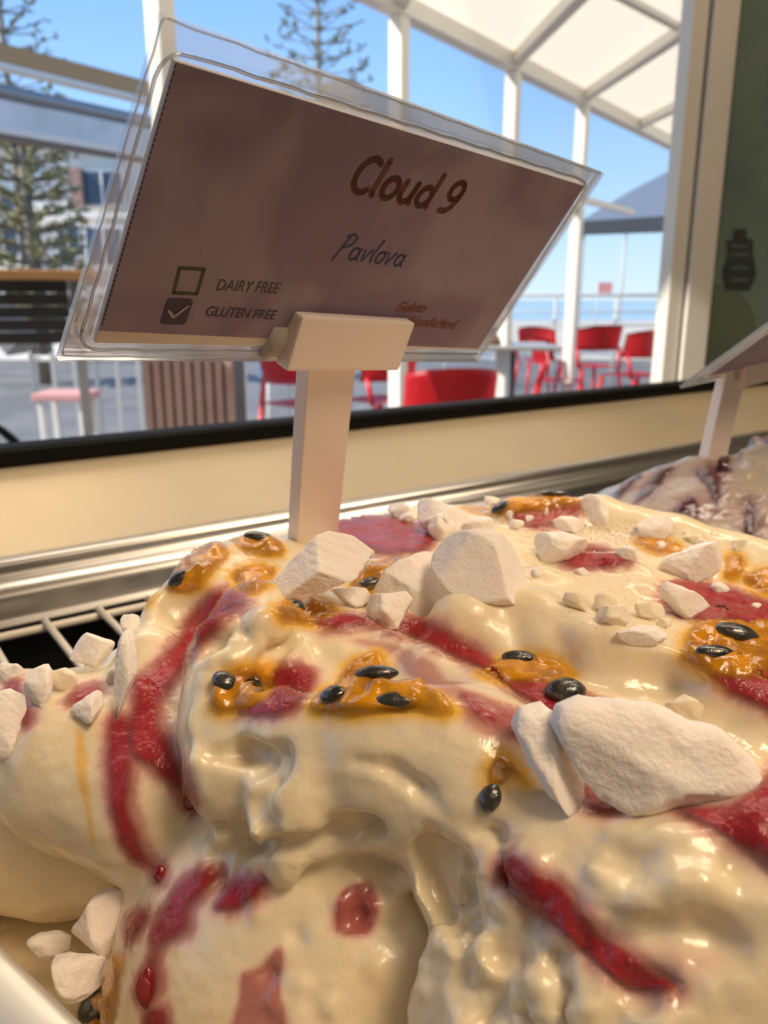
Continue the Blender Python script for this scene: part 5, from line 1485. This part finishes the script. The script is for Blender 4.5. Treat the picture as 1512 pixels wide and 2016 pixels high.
class Sign:
    def __init__(s, name, label, BL, TL, BR, base, group):
        s.BL = BL
        a = BR - BL; s.W = np.linalg.norm(a); s.a = a / s.W
        b = TL - BL; b = b - s.a * (b @ s.a); s.Ht = np.linalg.norm(b); s.b = b / s.Ht
        s.n = np.cross(s.a, s.b)
        if s.n @ (CAM - BL) < 0: s.n = -s.n
        s.root = thing(name, label, 'sign', base, group)
    def pt(s, u, v, h=0.0): return s.BL + s.a * u + s.b * v + s.n * h
    def uv(s, px, py, h=0.0):
        r = ray(px, py); o = s.BL + s.n * h
        p = CAM + r * (((o - CAM) @ s.n) / (r @ s.n)) - o
        return np.array([p @ s.a, p @ s.b])
    def slab(s, name, m, poly, h0, h1, parent=None):
        k = len(poly)
        vs = [s.pt(u, v, h1) for u, v in poly] + [s.pt(u, v, h0) for u, v in poly]
        fs = [tuple(range(k)), tuple(range(k, 2 * k))[::-1]] + [(i, k + i, k + (i + 1) % k, (i + 1) % k) for i in range(k)]
        o = mesh_obj(name, vs, fs, m, parent or s.root, False)
        bm = bmesh.new(); bm.from_mesh(o.data); bmesh.ops.recalc_face_normals(bm, faces=bm.faces[:]); bm.to_mesh(o.data); bm.free()
        return o
    def strokes(s, name, m, lines, width, h, parent):
        bm = bmesh.new(); hw = width / 2
        for line in lines:
            L = [np.array(p, dtype=float) for p in line]
            for i in range(len(L) - 1):
                d = L[i + 1] - L[i]; dl = np.hypot(*d)
                if dl < 1e-9: continue
                q = np.array([-d[1], d[0]]) / dl * hw
                bm.faces.new([bm.verts.new(V3(s.pt(*p, h))) for p in (L[i] - q, L[i + 1] - q, L[i + 1] + q, L[i] + q)])
            for p in L:
                bm.faces.new([bm.verts.new(V3(s.pt(p[0] + hw * math.cos(t), p[1] + hw * math.sin(t), h))) for t in np.linspace(0, 2 * math.pi, 12, endpoint=False)])
        return bm_obj(name, bm, m, parent)
    def text(s, name, body, m, uv0, uv1, height, shear, h, parent, bold=0.0):
        cu = bpy.data.curves.new(name, 'FONT'); cu.body = body; cu.size = 1.0; cu.shear = shear; cu.offset = bold
        to = bpy.data.objects.new(name, cu); C.objects.link(to)
        bpy.context.view_layer.update()
        me = bpy.data.meshes.new_from_object(to.evaluated_get(bpy.context.evaluated_depsgraph_get()))
        bpy.data.objects.remove(to)
        co = np.array([v.co[:] for v in me.vertices])
        x0, x1 = co[:, 0].min(), co[:, 0].max(); y1 = co[:, 1].max()
        wd = (uv1 - uv0); Wd = np.hypot(*wd); dr = wd / Wd; up = np.array([-dr[1], dr[0]])
        for v, c in zip(me.vertices, co):
            q = uv0 + dr * (c[0] - x0) / (x1 - x0) * Wd + up * c[1] / y1 * height
            v.co = V3(s.pt(q[0], q[1], h))
        me.materials.append(m)
        o = bpy.data.objects.new(name, me); C.objects.link(o); put_under(o, parent)
        return o
    def pouch(s, margin_lo, margin_hi, weld_off):
        """clear film with its welded edge"""
        W_, H_ = s.W, s.Ht
        po = s.slab('clear_pouch', M['film'], [(0, 0), (W_, 0), (W_, H_), (0, H_)], -0.0004, 0.0006)
        return po
    def ridge(s, name, m, poly, r, h, parent, corner=0.003):
        pts = []
        k = len(poly)
        for i in range(k):
            p = np.array(poly[i]); a = np.array(poly[i - 1]); b = np.array(poly[(i + 1) % k])
            da = (a - p) / np.hypot(*(a - p)); db = (b - p) / np.hypot(*(b - p))
            for t in np.linspace(0, 1, 6):
                q = (1 - t) ** 2 * (p + da * corner) + 2 * t * (1 - t) * p + t * t * (p + db * corner)
                pts.append(q)
        # subdivide and wobble a little
        out = []
        for i in range(len(pts)):
            p, q = pts[i], pts[(i + 1) % len(pts)]
            nseg = max(1, int(np.hypot(*(q - p)) / 0.003))
            for j in range(nseg):
                z = p + (q - p) * j / nseg
                out.append(z + 0.0001 * np.array([math.sin(z[1] * 900 + z[0] * 300), math.sin(z[0] * 700 + 1)]))
        out.append(out[0])
        return tube(name, m, [s.pt(z[0], z[1], h) for z in out], r, parent, 8)
    def clip(s, u0, u1, v0, v1, hf, hb, stem_w, stem_t, su, base, hinge=True):
        mc_ = s.pt((u0 + u1) / 2, (v0 + v1) / 2, 0.0)
        top = s.pt(su, (v0 + v1) / 2, 0.0); base = np.array(base)
        d = base - top; L = np.linalg.norm(d); d = d / L
        wx = s.a - d * (s.a @ d); wx /= np.linalg.norm(wx); wy = np.cross(d, wx)
        if wy @ (CAM - top) < 0: wy = -wy
        hh = 0.0102
        jy = -d + s.a * (s.a @ d); jy /= np.linalg.norm(jy); jn = np.cross(s.a, jy)
        if jn @ (CAM - top) < 0: jn = -jn
        for sg_, th in ((1, hf), (-1, hb)):       # front and back jaw stand upright, in line with the stem
            bm = bmesh.new()
            add_box(bm, s.a, jn, jy, u1 - u0, th, hh, mc_ + jn * sg_ * (th / 2 + 0.0006), 0.0006, 2)
            bm_obj('clip_jaw', bm, M['white_plastic'], s.root)
        if hinge:
            bm = bmesh.new()
            hp = mc_ - jy * hh * 0.08 - jn * 0.0012
            add_tube(bm, [hp - s.a * ((u1 - u0) / 2 + 0.0030), hp + s.a * (u1 - u0) / 2], hh * 0.36, 24)
            bm_obj('hinge', bm, M['hinge_plastic'], s.root, True)
        bm = bmesh.new()
        add_box(bm, wx, wy, d, stem_w, stem_t, L, (top + base) / 2, 0.0004, 2)
        bm_obj('stem', bm, M['white_plastic'], s.root)

TLp = CAM + np.array([-0.0242, 0.0984, 0.0302]); av = np.array([0.0680, 0.0739, -0.0057]); bv = np.array([0.0222, -0.0173, 0.0382])
S = Sign('flavour_sign', 'mauve Cloud 9 Pavlova flavour card in a clear pouch on a white clip stem', TLp - bv, TLp, TLp - bv + av, P(608, 1075, 0.181), 'flavour signs')
po = S.pouch(0, 0, 0)
u_ = S.uv
cardq = [u_(183, 668), u_(935, 684), u_(1145, 362), u_(340, 115)]
S.ridge('weld_line', M['weld'], [u_(148, 682), u_(945, 694), u_(1158, 356), u_(318, 88)], 0.00024, 0.0006, po, 0.0035)
S.ridge('outer_edge', M['weld'], [(0.0004, 0.0004), (S.W - .0004, 0.0004), (S.W - .0004, S.Ht - .0004), (0.0004, S.Ht - .0004)], 0.00013, 0.0001, po, 0.0008)
paper = S.slab('paper', M['paper'], cardq, -0.0002, 0.00075)
card = S.slab('card', M['card'], [u_(190, 644), u_(560, 662), u_(800, 676), u_(937, 682), u_(1145, 362), u_(340, 115)], 0.0007, 0.00085)
h0 = 0.00092
# perforation dots along the left edge
dots = []
p0, p1 = u_(196, 640, h0), u_(342, 118, h0)
for k in range(46):
    q = p0 + (p1 - p0) * k / 46 + np.array([0.0004, 0]); q2 = p0 + (p1 - p0) * (k + .45) / 46 + np.array([0.0004, 0])
    dots.append([q, q2])
S.strokes('perforation', M['ink_purple'], dots, 0.00022, h0, card)
def ell(cx_, cy_, rx, ry, a0=0, a1=360, n=22): return [(cx_ + rx * math.cos(math.radians(a)), cy_ + ry * math.sin(math.radians(a))) for a in np.linspace(a0, a1, n)]
def word(glyphs, gap):
    out = []; x = 0
    for g, w in glyphs:
        for ln in g: out.append([(x + p[0], p[1]) for p in ln])
        x += w + gap
    return out, x - gap
g_C = ([ell(.36, .5, .33, .5, 52, 312)], .62)
g_l = ([[(.0, 1.05), (-.0, .05), (.05, 0)]], .08)
g_o = ([ell(.26, .31, .24, .31)], .52)
g_u = ([[(0, .62), (.0, .22)] + ell(.19, .22, .19, .22, 180, 345, 10) + [(.42, .62)], [(.42, .62), (.41, .08), (.46, .0)]], .46)
g_d = ([ell(.24, .30, .23, .30), [(.47, 1.05), (.47, .08), (.50, 0)]], .50)
g_9 = ([ell(.27, .70, .23, .29), [(.50, .74), (.50, .45), (.42, .18), (.28, .02), (.06, .0)]], .52)
sp_ = ([], .18)
def lay(lines, total, o, w, hgt_, slant, drop=0.0):
    return [[np.array(o) + np.array([x / total * w + y * hgt_ * slant, y * hgt_ + drop * x / total]) for x, y in ln] for ln in lines]
ln, tot = word([g_C, g_l, g_o, g_u, g_d, sp_, g_9], .16)
o_ = u_(684, 374, h0); w_ = u_(902, 402, h0)[0] - o_[0]; hc = u_(708, 303, h0)[1] - o_[1]
S.strokes('lettering', M['ink_brown'], lay(ln, tot, o_, w_ * .97, hc * 0.98, .10), 0.00108, h0, card)
# handwritten line
g_P = ([[(0, -.08), (.10, .5), (.22, 1.0)], [(.06, .92), (.30, 1.05), (.52, .95), (.50, .70), (.30, .52), (.10, .48)]], .50)
g_a = ([ell(.22, .27, .20, .25, 40, 400, 16), [(.42, .52), (.40, .12), (.50, .02)]], .50)
g_v = ([[(0, .5), (.12, .03), (.36, .55)]], .36)
g_l2 = ([[(.14, 1.0), (.02, .25), (.10, .02)]], .14)
g_o2 = ([ell(.20, .27, .19, .25, 80, 440, 16), [(.24, .52), (.40, .50)]], .42)
ln, tot = word([g_P, g_a, g_v, g_l2, g_o2, g_v, g_a], .11)
o_ = u_(657, 508, h0); w_ = u_(797, 520, h0)[0] - o_[0]; hc = u_(672, 460, h0)[1] - o_[1]
S.strokes('handwriting', M['ink_blue'], lay(ln, tot, o_, w_ * .96, hc, .12), 0.00042, h0, card)
# tick boxes
q = [u_(342, 577, h0), u_(388, 579, h0), u_(402, 531, h0), u_(354, 528, h0)]
S.strokes('tick_box', M['ink_green'], [q + [q[0]]], 0.00055, h0, card)
fb = S.slab('filled_tick_box', M['ink_purple'], [u_(316, 634, h0), u_(320, 638, h0), u_(361, 639, h0), u_(366, 635, h0), u_(380, 593, h0), u_(376, 589, h0), u_(334, 588, h0), u_(329, 592, h0)], 0.0008, 0.00095, card)
S.strokes('check_mark', M['ink_light'], [[u_(332, 611, h0), u_(341, 624, h0), u_(370, 602, h0)]], 0.00042, 0.00102, card)
S.text('lettering', 'DAIRY FREE', M['ink_green'], u_(425, 572, h0), u_(546, 578, h0), u_(433, 550, h0)[1] - u_(425, 572, h0)[1], 0.0, h0, card)
S.text('lettering', 'GLUTEN FREE', M['ink_purple'], u_(403, 622, h0), u_(539, 629, h0), u_(410, 603, h0)[1] - u_(403, 622, h0)[1], 0.0, h0, card, 0.012)
S.text('lettering', 'Gelato', M['ink_rust'], u_(778, 613, h0), u_(836, 615, h0), (u_(783, 594, h0)[1] - u_(778, 613, h0)[1]), 0.25, h0, card, 0.03)
S.text('lettering', 'Wonderland', M['ink_rust'], u_(796, 640, h0), u_(895, 648, h0), (u_(803, 620, h0)[1] - u_(796, 640, h0)[1]), 0.25, h0, card, 0.03)
cu0 = u_(574, 690, .004)[0]; cu1 = u_(797, 690, .004)[0]; cv1 = u_(690, 634, .004)[1]; cv0 = u_(690, 740, .004)[1]
S.clip(cu0, cu1, cv0, cv1, 0.0036, 0.0022, 0.0118, 0.0036, cu0 + (cu1 - cu0) * 0.40, P(614, 1085, 0.1815))

# the neighbour's sign, seen from its left corner
BL2 = P(1338, 762, 0.262); TL2 = P(1560, 575, 0.215); BR2 = P(1700, 682, 0.335)
S2 = Sign('flavour_sign', 'tilted flavour card in a clear pouch on the stem in the berry gelato', BL2, TL2, BR2, P(1388, 925, 0.276), 'flavour signs')
S2.W, S2.Ht = 0.1006, 0.0475
po2 = S2.pouch(0, 0, 0)
S2.ridge('weld_line', M['weld'], [(.004, .003), (S2.W - .004, .003), (S2.W - .004, S2.Ht - .004), (.004, S2.Ht - .004)], 0.00032, 0.0006, po2)
S2.slab('paper', M['paper'], [(.007, .004), (S2.W - .007, .004), (S2.W - .007, S2.Ht - .007), (.007, S2.Ht - .007)], -0.0002, 0.00075)
S2.slab('card', M['card'], [(.008, .006), (S2.W - .008, .006), (S2.W - .008, S2.Ht - .0075), (.008, S2.Ht - .0075)], 0.0007, 0.00085)
c0 = S2.uv(1455, 725)[0]
S2.clip(c0, c0 + 0.031, -.003, 0.009, 0.0036, 0.0022, 0.0118, 0.0036, c0 - 0.001, P(1396, 930, 0.276))
